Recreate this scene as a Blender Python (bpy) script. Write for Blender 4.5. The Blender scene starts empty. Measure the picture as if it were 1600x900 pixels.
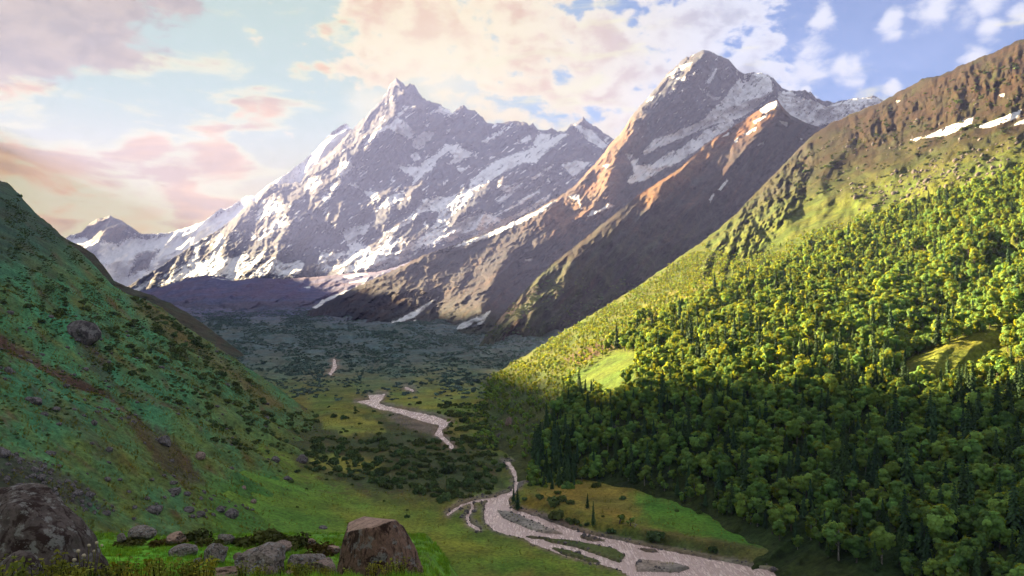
import bpy, bmesh, math, random
import numpy as np
from mathutils import Vector, Matrix

# ------------------------------------------------------------------ scene, camera, sky, sun, exposure
sc = bpy.context.scene
C = sc.collection
R = math.radians
F, HZ = 1200.0, 480.0            # focal length and horizon row of the photograph (1600 x 900)
SUN_AZ, SUN_EL = -51.0, 16.0     # degrees left of the view axis, degrees above the horizon
SKY_STRENGTH = 0.05
CLOUD = 0.064
HAZE = 0.36 / 9000

cam_d = bpy.data.cameras.new('camera')
cam_d.sensor_width = 36.0
cam_d.lens = F / 1600.0 * 36.0
cam_d.shift_y = (HZ - 450.0) / 1600.0
cam_d.clip_start, cam_d.clip_end = 0.2, 80000.0
cam = bpy.data.objects.new('camera', cam_d)
cam.rotation_euler = (R(90), 0, 0)
C.objects.link(cam)
sc.camera = cam

sun_dir = Vector((math.sin(R(SUN_AZ)) * math.cos(R(SUN_EL)), math.cos(R(SUN_AZ)) * math.cos(R(SUN_EL)), math.sin(R(SUN_EL))))
sun_d = bpy.data.lights.new('sun', 'SUN')
sun_d.energy, sun_d.angle, sun_d.color = 5.0, R(0.6), (1.0, 0.77, 0.42)
sun = bpy.data.objects.new('sun', sun_d)
sun.rotation_euler = sun_dir.to_track_quat('Z', 'Y').to_euler()
C.objects.link(sun)

sc.view_settings.view_transform = 'Standard'
sc.view_settings.look = 'None'
sc.view_settings.exposure = 3.45
sc.view_settings.gamma = 1.0
sc.render.engine = 'CYCLES'
cy = sc.cycles
cy.use_denoising = True
try:
    cy.denoiser = 'OPENIMAGEDENOISE'
    cy.denoising_input_passes = 'RGB_ALBEDO_NORMAL'
except Exception:
    pass
cy.max_bounces, cy.diffuse_bounces, cy.glossy_bounces, cy.transmission_bounces, cy.volume_bounces, cy.transparent_max_bounces = 6, 2, 2, 3, 0, 16
cy.use_adaptive_sampling = True
cy.adaptive_threshold = 0.02
cy.sample_clamp_indirect = 4.0


class NT:
    """small node-graph writer"""
    def __init__(s, tree):
        s.t = tree; s.n = tree.nodes; s.l = tree.links
    def node(s, typ, **kw):
        n = s.n.new(typ)
        for k, v in kw.items(): setattr(n, k, v)
        return n
    def put(s, sock, v):
        if hasattr(v, 'is_output') or isinstance(v, bpy.types.NodeSocket): s.l.new(v, sock)
        elif isinstance(v, (tuple, list)) and sock.type == 'RGBA' and len(v) == 3: sock.default_value = (*v, 1)
        else: sock.default_value = v
    def math(s, op, a, b=0.0, c=0.0, clamp=False):
        n = s.node('ShaderNodeMath', operation=op, use_clamp=clamp)
        s.put(n.inputs[0], a); s.put(n.inputs[1], b); s.put(n.inputs[2], c)
        return n.outputs[0]
    def vmath(s, op, a, b=(0, 0, 0), out=0):
        n = s.node('ShaderNodeVectorMath', operation=op)
        s.put(n.inputs[0], a)
        if op == 'SCALE': s.put(n.inputs[3], b)
        else: s.put(n.inputs[1], b)
        return n.outputs[out]
    def mix(s, f, a, b, typ='MIX'):
        n = s.node('ShaderNodeMix', data_type='RGBA', blend_type=typ)
        s.put(n.inputs[0], f); s.put(n.inputs[6], a); s.put(n.inputs[7], b)
        return n.outputs[2]
    def ramp(s, v, a, b, c=0.0, d=1.0, smooth=True):
        n = s.node('ShaderNodeMapRange', interpolation_type='SMOOTHSTEP' if smooth else 'LINEAR')
        s.put(n.inputs[0], v); s.put(n.inputs[1], a); s.put(n.inputs[2], b); s.put(n.inputs[3], c); s.put(n.inputs[4], d)
        return n.outputs[0]
    def noise(s, vec, scale, detail=4.0, rough=0.55, dist=0.0, out=0):
        n = s.node('ShaderNodeTexNoise')
        if vec is not None: s.l.new(vec, n.inputs['Vector'])
        s.put(n.inputs['Scale'], scale); s.put(n.inputs['Detail'], detail); s.put(n.inputs['Roughness'], rough); s.put(n.inputs['Distortion'], dist)
        return n.outputs[out]


# ---- world: physical sky with a procedural cloud field, placed by direction
world = bpy.data.worlds.new('World')
sc.world = world
world.use_nodes = True
g = NT(world.node_tree); g.n.clear()
sky = g.node('ShaderNodeTexSky', sky_type='NISHITA', sun_disc=False)
sky.sun_elevation = R(SUN_EL); sky.sun_rotation = R(SUN_AZ)
sky.altitude = 3000; sky.air_density = 1.0; sky.dust_density = 0.2; sky.ozone_density = 2.0
d = g.vmath('NORMALIZE', g.node('ShaderNodeTexCoord').outputs['Generated'])
K = CLOUD / SKY_STRENGTH
def cdir(px, py):
    v = Vector(((px - 800) / F, 1.0, (HZ - py) / F)); v.normalize(); return tuple(v)
warp = g.vmath('SUBTRACT', g.noise(g.vmath('MULTIPLY', d, (1.0, 1.0, 2.6)), 6.0, 5, 0.6, out=1), (0.5, 0.5, 0.5))
dw = g.vmath('ADD', d, g.vmath('SCALE', warp, 0.15))
def blob(px, py, r, vec=None, soft=0.0):
    c = cdir(px, py)
    dist = g.vmath('DISTANCE', vec or dw, c, out=1)
    return g.ramp(dist, r / F, soft * r / F, 0, 1)
def mx(*a):
    o = a[0]
    for b in a[1:]: o = g.math('MAXIMUM', o, b)
    return o
def adot(az, el):
    return g.vmath('DOT_PRODUCT', d, (math.sin(R(az)) * math.cos(R(el)), math.cos(R(az)) * math.cos(R(el)), math.sin(R(el))), out=1)
dot_west = adot(-42, 14)      # where the thin high cloud lies
dot_warm = adot(-20, 12)
sep = g.node('ShaderNodeSeparateXYZ'); g.l.new(d, sep.inputs[0])
elev = sep.outputs[2]
# pale veil of thin high cloud on the sun's side
veil = g.ramp(dot_west, 0.58, 0.88, 0.0, 0.93)
hs = g.node('ShaderNodeHueSaturation'); hs.inputs['Saturation'].default_value = 1.45; hs.inputs['Value'].default_value = 0.26; g.l.new(sky.outputs[0], hs.inputs['Color']); nish = hs.outputs[0]
base = g.mix(veil, nish, (0.56 * K, 0.80 * K, 0.56 * K))
# warm low band towards the sun
low = g.math('MULTIPLY', g.ramp(elev, 0.26, 0.04), g.ramp(dot_west, 0.6, 0.9))
base = g.mix(g.math('MULTIPLY', low, 0.85), base, (1.38 * K, 0.80 * K, 0.10 * K))
# warm / white tint of clouds by distance from the sun
warm = g.ramp(dot_warm, 0.80, 0.955)
st = g.vmath('MULTIPLY', d, (1.0, 1.0, 1.7))
n_puff = g.noise(st, 21.0, 8, 0.60, 0.25)
n_lobe = g.noise(st, 38.0, 5, 0.55, 0.15)
n_big = g.noise(st, 6.0, 5, 0.55, 0.2)
n_streak = g.noise(g.vmath('MULTIPLY', d, (1.0, 1.0, 4.2)), 6.5, 8, 0.62, 0.5)
# altocumulus bank over the peaks, going on overhead
bank = mx(blob(640, 20, 190), blob(800, 60, 240), blob(930, 110, 230), blob(1080, 60, 210), blob(1200, 120, 130), blob(760, -160, 260), blob(1000, -170, 280), blob(600, -60, 160))
bank = mx(bank, g.math('MULTIPLY', g.ramp(elev, 0.38, 0.60), 0.85), g.math('MULTIPLY', g.ramp(sep.outputs[1], 0.25, -0.25), 0.80))  # unseen cloud overhead and behind the camera, added to brighten the shade
n_mix = g.math('ADD', g.math('ADD', g.math('MULTIPLY', n_puff, 0.42), g.math('MULTIPLY', n_big, 0.20)), g.math('MULTIPLY', n_lobe, 0.38))
dens1 = g.ramp(g.math('ADD', n_mix, g.math('MULTIPLY', bank, 0.25)), 0.585, 0.665)
# lone small puffs on the blue side
dp = g.vmath('ADD', d, g.vmath('SCALE', warp, 0.035))
_blob = blob
def blob(px, py, r, vec=None, soft=0.0): return _blob(px, py, r, vec or dp, soft)
puffs = mx(blob(1455, 25, 60), blob(1545, 8, 48), blob(1500, 38, 38), blob(1392, 40, 40), blob(1545, 48, 36), blob(1590, 28, 36), blob(1330, 105, 50),
           blob(1270, 95, 70), blob(1285, 28, 34), blob(1520, 92, 40), blob(1385, 132, 26), blob(1240, 135, 60), blob(1700, 60, 120), blob(1850, -100, 180), blob(1500, -150, 160))
blob = _blob
dens2 = g.ramp(g.math('ADD', n_puff, g.math('MULTIPLY', puffs, 0.40)), 0.66, 0.90)
cl_lit = g.mix(warm, (0.94 * K, 1.00 * K, 1.06 * K), (1.25 * K, 1.06 * K, 0.54 * K))
cl_shade = g.mix(warm, (0.50 * K, 0.55 * K, 0.62 * K), (0.98 * K, 0.56 * K, 0.20 * K))
n_up = g.math('ADD', g.math('MULTIPLY', g.noise(g.vmath('ADD', st, (-0.004, 0.0, 0.016)), 21.0, 8, 0.60, 0.25), 0.6), g.math('MULTIPLY', g.noise(g.vmath('ADD', st, (-0.002, 0.0, 0.010)), 38.0, 5, 0.55, 0.15), 0.4))
thick = g.math('MULTIPLY', g.ramp(n_up, 0.45, 0.58), g.ramp(g.math('ADD', n_mix, g.math('MULTIPLY', bank, 0.27)), 0.64, 0.80))
ccol = g.mix(g.math('MULTIPLY', thick, 0.9), cl_lit, cl_shade)
col = g.mix(g.math('MULTIPLY', mx(dens1, dens2), 0.96), base, ccol)
# glow of the cloud right behind the main summit
glow = g.math('MULTIPLY', mx(blob(690, 140, 130, soft=0.1), blob(570, 170, 70)), 0.6)
col = g.mix(glow, col, (1.30 * K, 1.16 * K, 0.66 * K))
# cream edged pink streaks and mauve bank on the sun's side
str_m = mx(blob(90, 285, 150), blob(40, 225, 70), blob(0, 300, 170), blob(330, 245, 90), blob(230, 235, 70), blob(420, 195, 60), blob(380, 185, 40), blob(30, 165, 70),
           blob(290, 315, 80), blob(330, 350, 140), blob(500, 95, 45), blob(460, 110, 40), blob(400, 50, 34), blob(530, 30, 40), blob(-250, 200, 220), blob(-500, 320, 260))
sfield = g.math('ADD', n_streak, g.math('MULTIPLY', str_m, 0.27))
col = g.mix(g.math('MULTIPLY', g.ramp(sfield, 0.54, 0.66), 0.75), col, (1.12 * K, 1.08 * K, 0.52 * K))
dens3 = g.ramp(sfield, 0.63, 0.76)
col = g.mix(g.math('MULTIPLY', dens3, 0.92), col, g.mix(g.ramp(n_streak, 0.42, 0.62), (1.25 * K, 0.64 * K, 0.14 * K), (0.74 * K, 0.42 * K, 0.14 * K)))
mauve = mx(blob(60, 30, 170), blob(170, 25, 130), blob(280, 18, 70), blob(0, 90, 90), blob(-150, 0, 260), blob(60, -160, 220))
dens4 = g.ramp(g.math('ADD', g.math('ADD', g.math('MULTIPLY', n_streak, 0.5), g.math('MULTIPLY', n_puff, 0.5)), g.math('MULTIPLY', mauve, 0.40)), 0.66, 0.78)
col = g.mix(g.math('MULTIPLY', dens4, 0.92), col, g.mix(g.ramp(n_puff, 0.40, 0.62), (0.70 * K, 0.52 * K, 0.32 * K), (0.44 * K, 0.34 * K, 0.22 * K)))
bg = g.node('ShaderNodeBackground'); g.l.new(col, bg.inputs[0]); bg.inputs[1].default_value = SKY_STRENGTH
g.l.new(bg.outputs[0], g.node('ShaderNodeOutputWorld').inputs[0])
world.cycles.sampling_method = 'MANUAL'
world.cycles.sample_map_resolution = 1024

# ------------------------------------------------------------------ numeric helpers
_rs = np.random.RandomState(11)
_perm = np.tile(_rs.permutation(512), 4).astype(np.int64)
_ga = _rs.rand(512) * 2 * np.pi
_gx, _gy = np.cos(_ga), np.sin(_ga)
def perlin(x, y, seed=0):
    x = np.asarray(x, float) + seed * 17.31; y = np.asarray(y, float) + seed * 9.77
    xi = np.floor(x).astype(np.int64); yi = np.floor(y).astype(np.int64)
    xf = x - xi; yf = y - yi
    u = xf * xf * xf * (xf * (xf * 6 - 15) + 10); v = yf * yf * yf * (yf * (yf * 6 - 15) + 10)
    def gr(ix, iy, fx, fy):
        h = _perm[_perm[ix & 511] + (iy & 511)]
        return _gx[h] * fx + _gy[h] * fy
    a = gr(xi, yi, xf, yf); b = gr(xi + 1, yi, xf - 1, yf); c = gr(xi, yi + 1, xf, yf - 1); e = gr(xi + 1, yi + 1, xf - 1, yf - 1)
    p = a + u * (b - a); q = c + u * (e - c)
    return 1.5 * (p + v * (q - p))
def fbm(x, y, octv=4, seed=0, gain=0.5):
    s = 0; a = 1.0; t = 0
    for k in range(octv):
        s = s + a * perlin(x * 2.03 ** k, y * 2.03 ** k, seed + k); t += a; a *= gain
    return s / t
def ridged(x, y, octv=4, seed=0, gain=0.5):
    s = 0; a = 1.0; t = 0; w = 1.0
    for k in range(octv):
        n = (1 - np.abs(perlin(x * 2.07 ** k, y * 2.07 ** k, seed + k))) ** 2
        s = s + a * n * w; t += a; a *= gain; w = np.clip(n * 1.6, 0, 1)
    return s / t
def sstep(a, b, x):
    t = np.clip((x - a) / (b - a), 0, 1); return t * t * (3 - 2 * t)
def lerp(a, b, t):
    return a + (b - a) * t
def pl(x, pts, k=1):
    p = np.array(pts, float); return np.interp(x, p[:, 0], p[:, k])
def poly_sd(px, py, poly):
    """signed distance in pixels to a polygon, positive inside"""
    px = np.asarray(px, float); py = np.asarray(py, float)
    P = np.array(poly, float); n = len(P)
    x0, y0 = P.min(0) - 40; x1, y1 = P.max(0) + 40
    out = np.full(px.shape, -40.0)
    sel = (px > x0) & (px < x1) & (py > y0) & (py < y1)
    if not sel.any(): return out
    x = px[sel]; y = py[sel]
    dmin = np.full(x.shape, 1e9); ins = np.zeros(x.shape, bool)
    for i in range(n):
        ax, ay = P[i]; bx, by = P[(i + 1) % n]
        ex, ey = bx - ax, by - ay
        t = np.clip(((x - ax) * ex + (y - ay) * ey) / (ex * ex + ey * ey + 1e-9), 0, 1)
        dmin = np.minimum(dmin, (x - ax - t * ex) ** 2 + (y - ay - t * ey) ** 2)
        c = ((ay > y) != (by > y)) & (x < (bx - ax) * (y - ay) / (by - ay + 1e-12) + ax)
        ins ^= c
    dmin = np.sqrt(dmin)
    out[sel] = np.where(ins, dmin, -dmin)
    return out
def line_d(px, py, pts):
    P = np.array(pts, float); dm = np.full(np.shape(px), 1e9)
    for i in range(len(P) - 1):
        ax, ay = P[i]; bx, by = P[i + 1]; ex, ey = bx - ax, by - ay
        t = np.clip(((px - ax) * ex + (py - ay) * ey) / (ex * ex + ey * ey + 1e-9), 0, 1)
        dm = np.minimum(dm, (px - ax - t * ex) ** 2 + (py - ay - t * ey) ** 2)
    return np.sqrt(dm)
def mask(px, py, poly, feather=4.0, wamp=4.0, wsc=14.0, seed=3):
    sd = poly_sd(px, py, poly)
    if wamp: sd = sd + wamp * fbm(px / wsc, py / wsc, 3, seed)
    return sstep(-feather, feather, sd)
def at(px, py, Y):
    return np.array([(px - 800) / F * Y, Y, (HZ - py) / F * Y])

class TPS:
    """thin-plate interpolation of 1/depth, so that flat hillsides stay flat"""
    def __init__(s, pts):
        P = np.array(pts, float); s.p = P[:, :2] / 500.0; v = 1.0 / P[:, 2]
        n = len(P); A = np.zeros((n + 3, n + 3)); r2 = ((s.p[:, None] - s.p[None]) ** 2).sum(-1)
        A[:n, :n] = np.where(r2 > 0, 0.5 * r2 * np.log(r2 + 1e-12), 0) + np.eye(n) * 1e-3
        A[:n, n] = 1; A[:n, n + 1:] = s.p; A[n, :n] = 1; A[n + 1:, :n] = s.p.T
        b = np.zeros(n + 3); b[:n] = v
        s.w = np.linalg.solve(A, b); s.lo, s.hi = v.min() * 0.6, v.max() * 1.5
    def __call__(s, px, py):
        x = np.asarray(px) / 500.0; y = np.asarray(py) / 500.0
        d = s.w[-3] + s.w[-2] * x + s.w[-1] * y
        for (a, b), w in zip(s.p, s.w[:-3]):
            r2 = (x - a) ** 2 + (y - b) ** 2
            d = d + w * 0.5 * r2 * np.log(r2 + 1e-12)
        return 1.0 / np.clip(d, s.lo, s.hi)

def grid_mesh(name, P, mat, attrs=None, keep=None):
    """P: (ny, nx, 3) world points -> one smooth mesh object"""
    ny, nx = P.shape[:2]
    me = bpy.data.meshes.new(name)
    idx = np.arange(ny * nx).reshape(ny, nx)
    q = np.stack([idx[:-1, :-1], idx[:-1, 1:], idx[1:, 1:], idx[1:, :-1]], -1).reshape(-1, 4)
    V = P.reshape(-1, 3)
    if keep is not None:
        k = keep[:-1, :-1] & keep[:-1, 1:] & keep[1:, 1:] & keep[1:, :-1]
        q = q[k.reshape(-1)]
        used = np.zeros(len(V), bool); used[q.reshape(-1)] = True
        remap = np.cumsum(used) - 1; q = remap[q]; V = V[used]
        if attrs: attrs = {k2: v.reshape(ny * nx, -1)[used] for k2, v in attrs.items()}
    me.vertices.add(len(V)); me.vertices.foreach_set('co', V.astype(np.float32).reshape(-1))
    me.loops.add(q.size); me.loops.foreach_set('vertex_index', q.astype(np.int32).reshape(-1))
    me.polygons.add(len(q)); me.polygons.foreach_set('loop_start', np.arange(0, q.size, 4, dtype=np.int32))
    me.polygons.foreach_set('use_smooth', np.ones(len(q), bool))
    me.update(calc_edges=True)
    for k2, v in (attrs or {}).items():
        v = np.asarray(v, np.float32).reshape(len(V), -1)
        if v.shape[1] == 3:
            a = me.color_attributes.new(k2, 'FLOAT_COLOR', 'POINT')
            a.data.foreach_set('color', np.concatenate([v, np.ones((len(v), 1), np.float32)], 1).reshape(-1))
        else:
            a = me.attributes.new(k2, 'FLOAT', 'POINT'); a.data.foreach_set('value', v.reshape(-1))
    me.materials.append(mat)
    o = bpy.data.objects.new(name, me); C.objects.link(o)
    return o
def py_mesh(name, V, Fc, mats, mi=None, smooth=False):
    me = bpy.data.meshes.new(name)
    me.from_pydata([tuple(v) for v in V], [], [tuple(f) for f in Fc])
    for m in (mats if isinstance(mats, (list, tuple)) else [mats]): me.materials.append(m)
    if mi is not None: me.polygons.foreach_set('material_index', np.asarray(mi, np.int32))
    if smooth: me.polygons.foreach_set('use_smooth', np.ones(len(me.polygons), bool))
    me.update()
    return me
def setting(o, label, kind='structure'):
    o['kind'] = kind; o['label'] = label; return o
def tag(o, label, cat, group=None):
    o['label'] = label; o['category'] = cat
    if group: o['group'] = group
    return o

# ------------------------------------------------------------------ materials
def mat_new(name):
    m = bpy.data.materials.new(name); m.use_nodes = True
    g = NT(m.node_tree); g.n.clear()
    out = g.node('ShaderNodeOutputMaterial')
    return m, g, out
def terrain_mat(name, s1, s2, bump, bscale, amount=0.45, rough=0.95, snow=False, detail=6):
    """colour attribute x two scales of procedural mottling, procedural bump; snow by its own attribute"""
    m, g, out = mat_new(name)
    co = g.node('ShaderNodeTexCoord').outputs['Object']
    at_ = g.node('ShaderNodeAttribute', attribute_name='col').outputs['Color']
    n1 = g.noise(co, s1, detail, 0.62, 0.3); n2 = g.noise(co, s2, 5, 0.65)
    f1 = g.ramp(n1, 0.30, 0.70, 1 - amount, 1 + amount, False)
    f2 = g.ramp(n2, 0.32, 0.68, 1 - amount, 1 + amount, False)
    c = g.mix(1.0, at_, g.math('MULTIPLY', f1, f2), 'MULTIPLY')
    n3 = g.noise(co, s2 * 4.0, 4, 0.6)
    hue = g.mix(g.ramp(g.noise(co, s1 * 0.37, 3, 0.5), 0.42, 0.62), (1.10, 0.96, 0.86), (0.90, 1.04, 1.10))
    c = g.mix(0.8, c, hue, 'MULTIPLY')
    if snow:
        sa = g.node('ShaderNodeAttribute', attribute_name='snow').outputs['Fac']
        sn = g.noise(co, bscale, 8, 0.72)
        v = g.math('ADD', sa, g.math('MULTIPLY', g.math('SUBTRACT', sn, 0.5), 1.9))
        sf = g.ramp(v, 0.47, 0.55)
        c = g.mix(sf, c, g.mix(g.ramp(n2, 0.35, 0.65), (0.76, 0.77, 0.80), (0.86, 0.86, 0.87)))
    p = g.node('ShaderNodeBsdfPrincipled')
    g.l.new(c, p.inputs['Base Color']); p.inputs['Roughness'].default_value = rough
    p.inputs['Specular IOR Level'].default_value = 0.15
    b = g.node('ShaderNodeBump'); b.inputs['Strength'].default_value = 1.0; b.inputs['Distance'].default_value = bump
    g.l.new(g.noise(co, bscale, 8, 0.66), b.inputs['Height'])
    g.l.new(b.outputs[0], p.inputs['Normal'])
    g.l.new(p.outputs[0], out.inputs[0])
    return m

# ------------------------------------------------------------------ terrain
M_FAR = terrain_mat('far_rock', 0.014, 0.07, 13.0, 0.045, 0.32, snow=True)
M_MID = terrain_mat('mid_slope', 0.025, 0.14, 8.0, 0.12, 0.40, snow=True)
M_R1 = terrain_mat('alpine_slope', 0.06, 0.4, 2.2, 0.45, 0.48, snow=True)
M_L1 = terrain_mat('left_slope', 0.06, 0.5, 0.7, 0.8, 0.45)
M_FLOOR = terrain_mat('valley_turf', 0.07, 0.7, 0.35, 1.2, 0.42)
M_FORE = terrain_mat('near_turf', 0.9, 7.0, 0.05, 14.0, 0.45)

def rgb(a): return np.array(a, float)
def paint(col, m, c, k=1.0):
    m = (np.clip(m, 0, 1) * k)[..., None]
    return col * (1 - m) + rgb(c) * m

SHEETS = {}
def sheet(name, label, pxs, ny, top, bot, depth, mat, colour, relief=None, jag=(0, 10), back=(40, 6, 0.8), lift=None, tpow=1.0, snow=None):
    pxs = np.asarray(pxs, float); nx = len(pxs)
    ty = pl(pxs, top); by = pl(pxs, bot)
    if jag[0]:
        j = fbm(pxs / jag[1], pxs * 0, 5, 5, 0.6) + 0.4 * (ridged(pxs / (jag[1] * 0.4), pxs * 0 + 7, 3, 8) - 0.5)
        ty = ty - jag[0] * j
    by = np.maximum(by, ty + 2)
    t = np.linspace(0, 1, ny)[:, None] ** tpow
    PY = by[None] + (ty - by)[None] * t; PX = np.repeat(pxs[None], ny, 0)
    Y = depth(PX, PY) if callable(depth) else depth
    X = (PX - 800) / F * Y; Z = (HZ - PY) / F * Y
    if relief is not None:
        dY = relief(PX, PY, X, Y, Z)
        edge = sstep(0, 6, PY - ty[None])          # the crest keeps its line
        Y2 = Y - dY * (0.25 + 0.75 * edge)
        s = Y2 / Y; X, Y, Z = X * s, Y2, Z * s
    if lift is not None: Z = lift(PX, PY, X, Y, Z)
    P = np.stack([X, Y, Z], -1)
    rows = [P]
    st, nb, dr = back
    for k in range(1, nb + 1):
        q = P[-1].copy(); dist = st * k * (1 + 0.25 * k)
        q[:, 1] += dist; q[:, 0] *= (1 + dist / P[-1][:, 1]); q[:, 2] -= dist * dr
        rows.append(q[None])
    PB = np.concatenate(rows, 0)
    col = colour(PX, PY, P)
    ext = lambda a: np.concatenate([a, np.repeat(a[-1:], nb, 0)], 0)
    attrs = {'col': ext(col)}
    if snow is not None: attrs['snow'] = ext(snow(PX, PY, P))[..., None]
    o = grid_mesh(name, PB, mat, attrs)
    setting(o, label)
    SHEETS[name] = dict(PX=PX, PY=PY, P=P, o=o)
    return o
def seq(a, b, st): return np.arange(a, b + st * 0.5, st)
def polys_attr(px, py, polys, feather=2.6, holes=()):
    a = np.full(np.shape(px), -0.6)
    for p in polys: a = np.maximum(a, poly_sd(px, py, p) / (2 * feather))
    for p in holes: a = np.minimum(a, -poly_sd(px, py, p) / (2 * feather))
    return np.clip(a + 0.55, 0.0, 0.80)
def crest(px, py, pts, w, sharp=1.0):
    return np.clip(1 - line_d(px, py, pts) / w, 0, 1) ** sharp

# ---- farthest snow peak on the left, and the snow ridge that climbs behind the massif
d_top = [(60, 400), (90, 382), (110, 367), (128, 363), (136, 352), (150, 343), (160, 340), (172, 337), (183, 342), (195, 347), (208, 357), (222, 366), (245, 365), (262, 364), (290, 356), (318, 346), (330, 337), (345, 325), (352, 328), (376, 312), (386, 306), (400, 306), (420, 288), (450, 270), (490, 238), (520, 205), (540, 192), (560, 215), (640, 300)]
def d_col(px, py, P):
    c = np.ones(px.shape + (3,)) * rgb((0.14, 0.125, 0.13)); return paint(c, fbm(px / 14, py / 14, 3, 2) + 0.4, (0.19, 0.165, 0.16), 0.6)
def d_rel(px, py, X, Y, Z):
    a = -0.75 * px + 0.66 * py; c = 0.66 * px + 0.75 * py
    return 650 * (ridged(c / 46, a / 110, 5, 31) - 0.5) + 200 * crest(px, py, [(172, 338), (165, 370), (150, 420)], 30)
def d_snow(px, py, P):
    a = polys_attr(px, py, [[(90, 384), (112, 369), (132, 372), (145, 380), (160, 378), (185, 384), (200, 366), (222, 367), (262, 365), (345, 327), (420, 290), (545, 192), (600, 300), (440, 440), (180, 480), (120, 440)]], 9,
                   [[(215, 395), (250, 390), (232, 420), (200, 432)], [(160, 345), (190, 350), (215, 372), (180, 380), (150, 376)]])
    return a - 0.30 * fbm(px / 9, py / 7, 4, 61)
sheet('distant_mountain', 'far snow covered peak and ridge rising above the head of the valley', seq(40, 640, 1.8), 130, d_top, [(40, 470), (300, 470), (640, 430)],
      TPS([(170, 338, 10000), (345, 326, 9800), (540, 192, 8600), (100, 370, 9700), (150, 460, 8500), (300, 450, 8200), (450, 420, 8000), (600, 400, 8200), (60, 480, 8500), (240, 420, 9000), (640, 300, 8500)]),
      M_FAR, d_col, d_rel, jag=(2.6, 9), back=(100, 4, 0.9), snow=d_snow)

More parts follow.
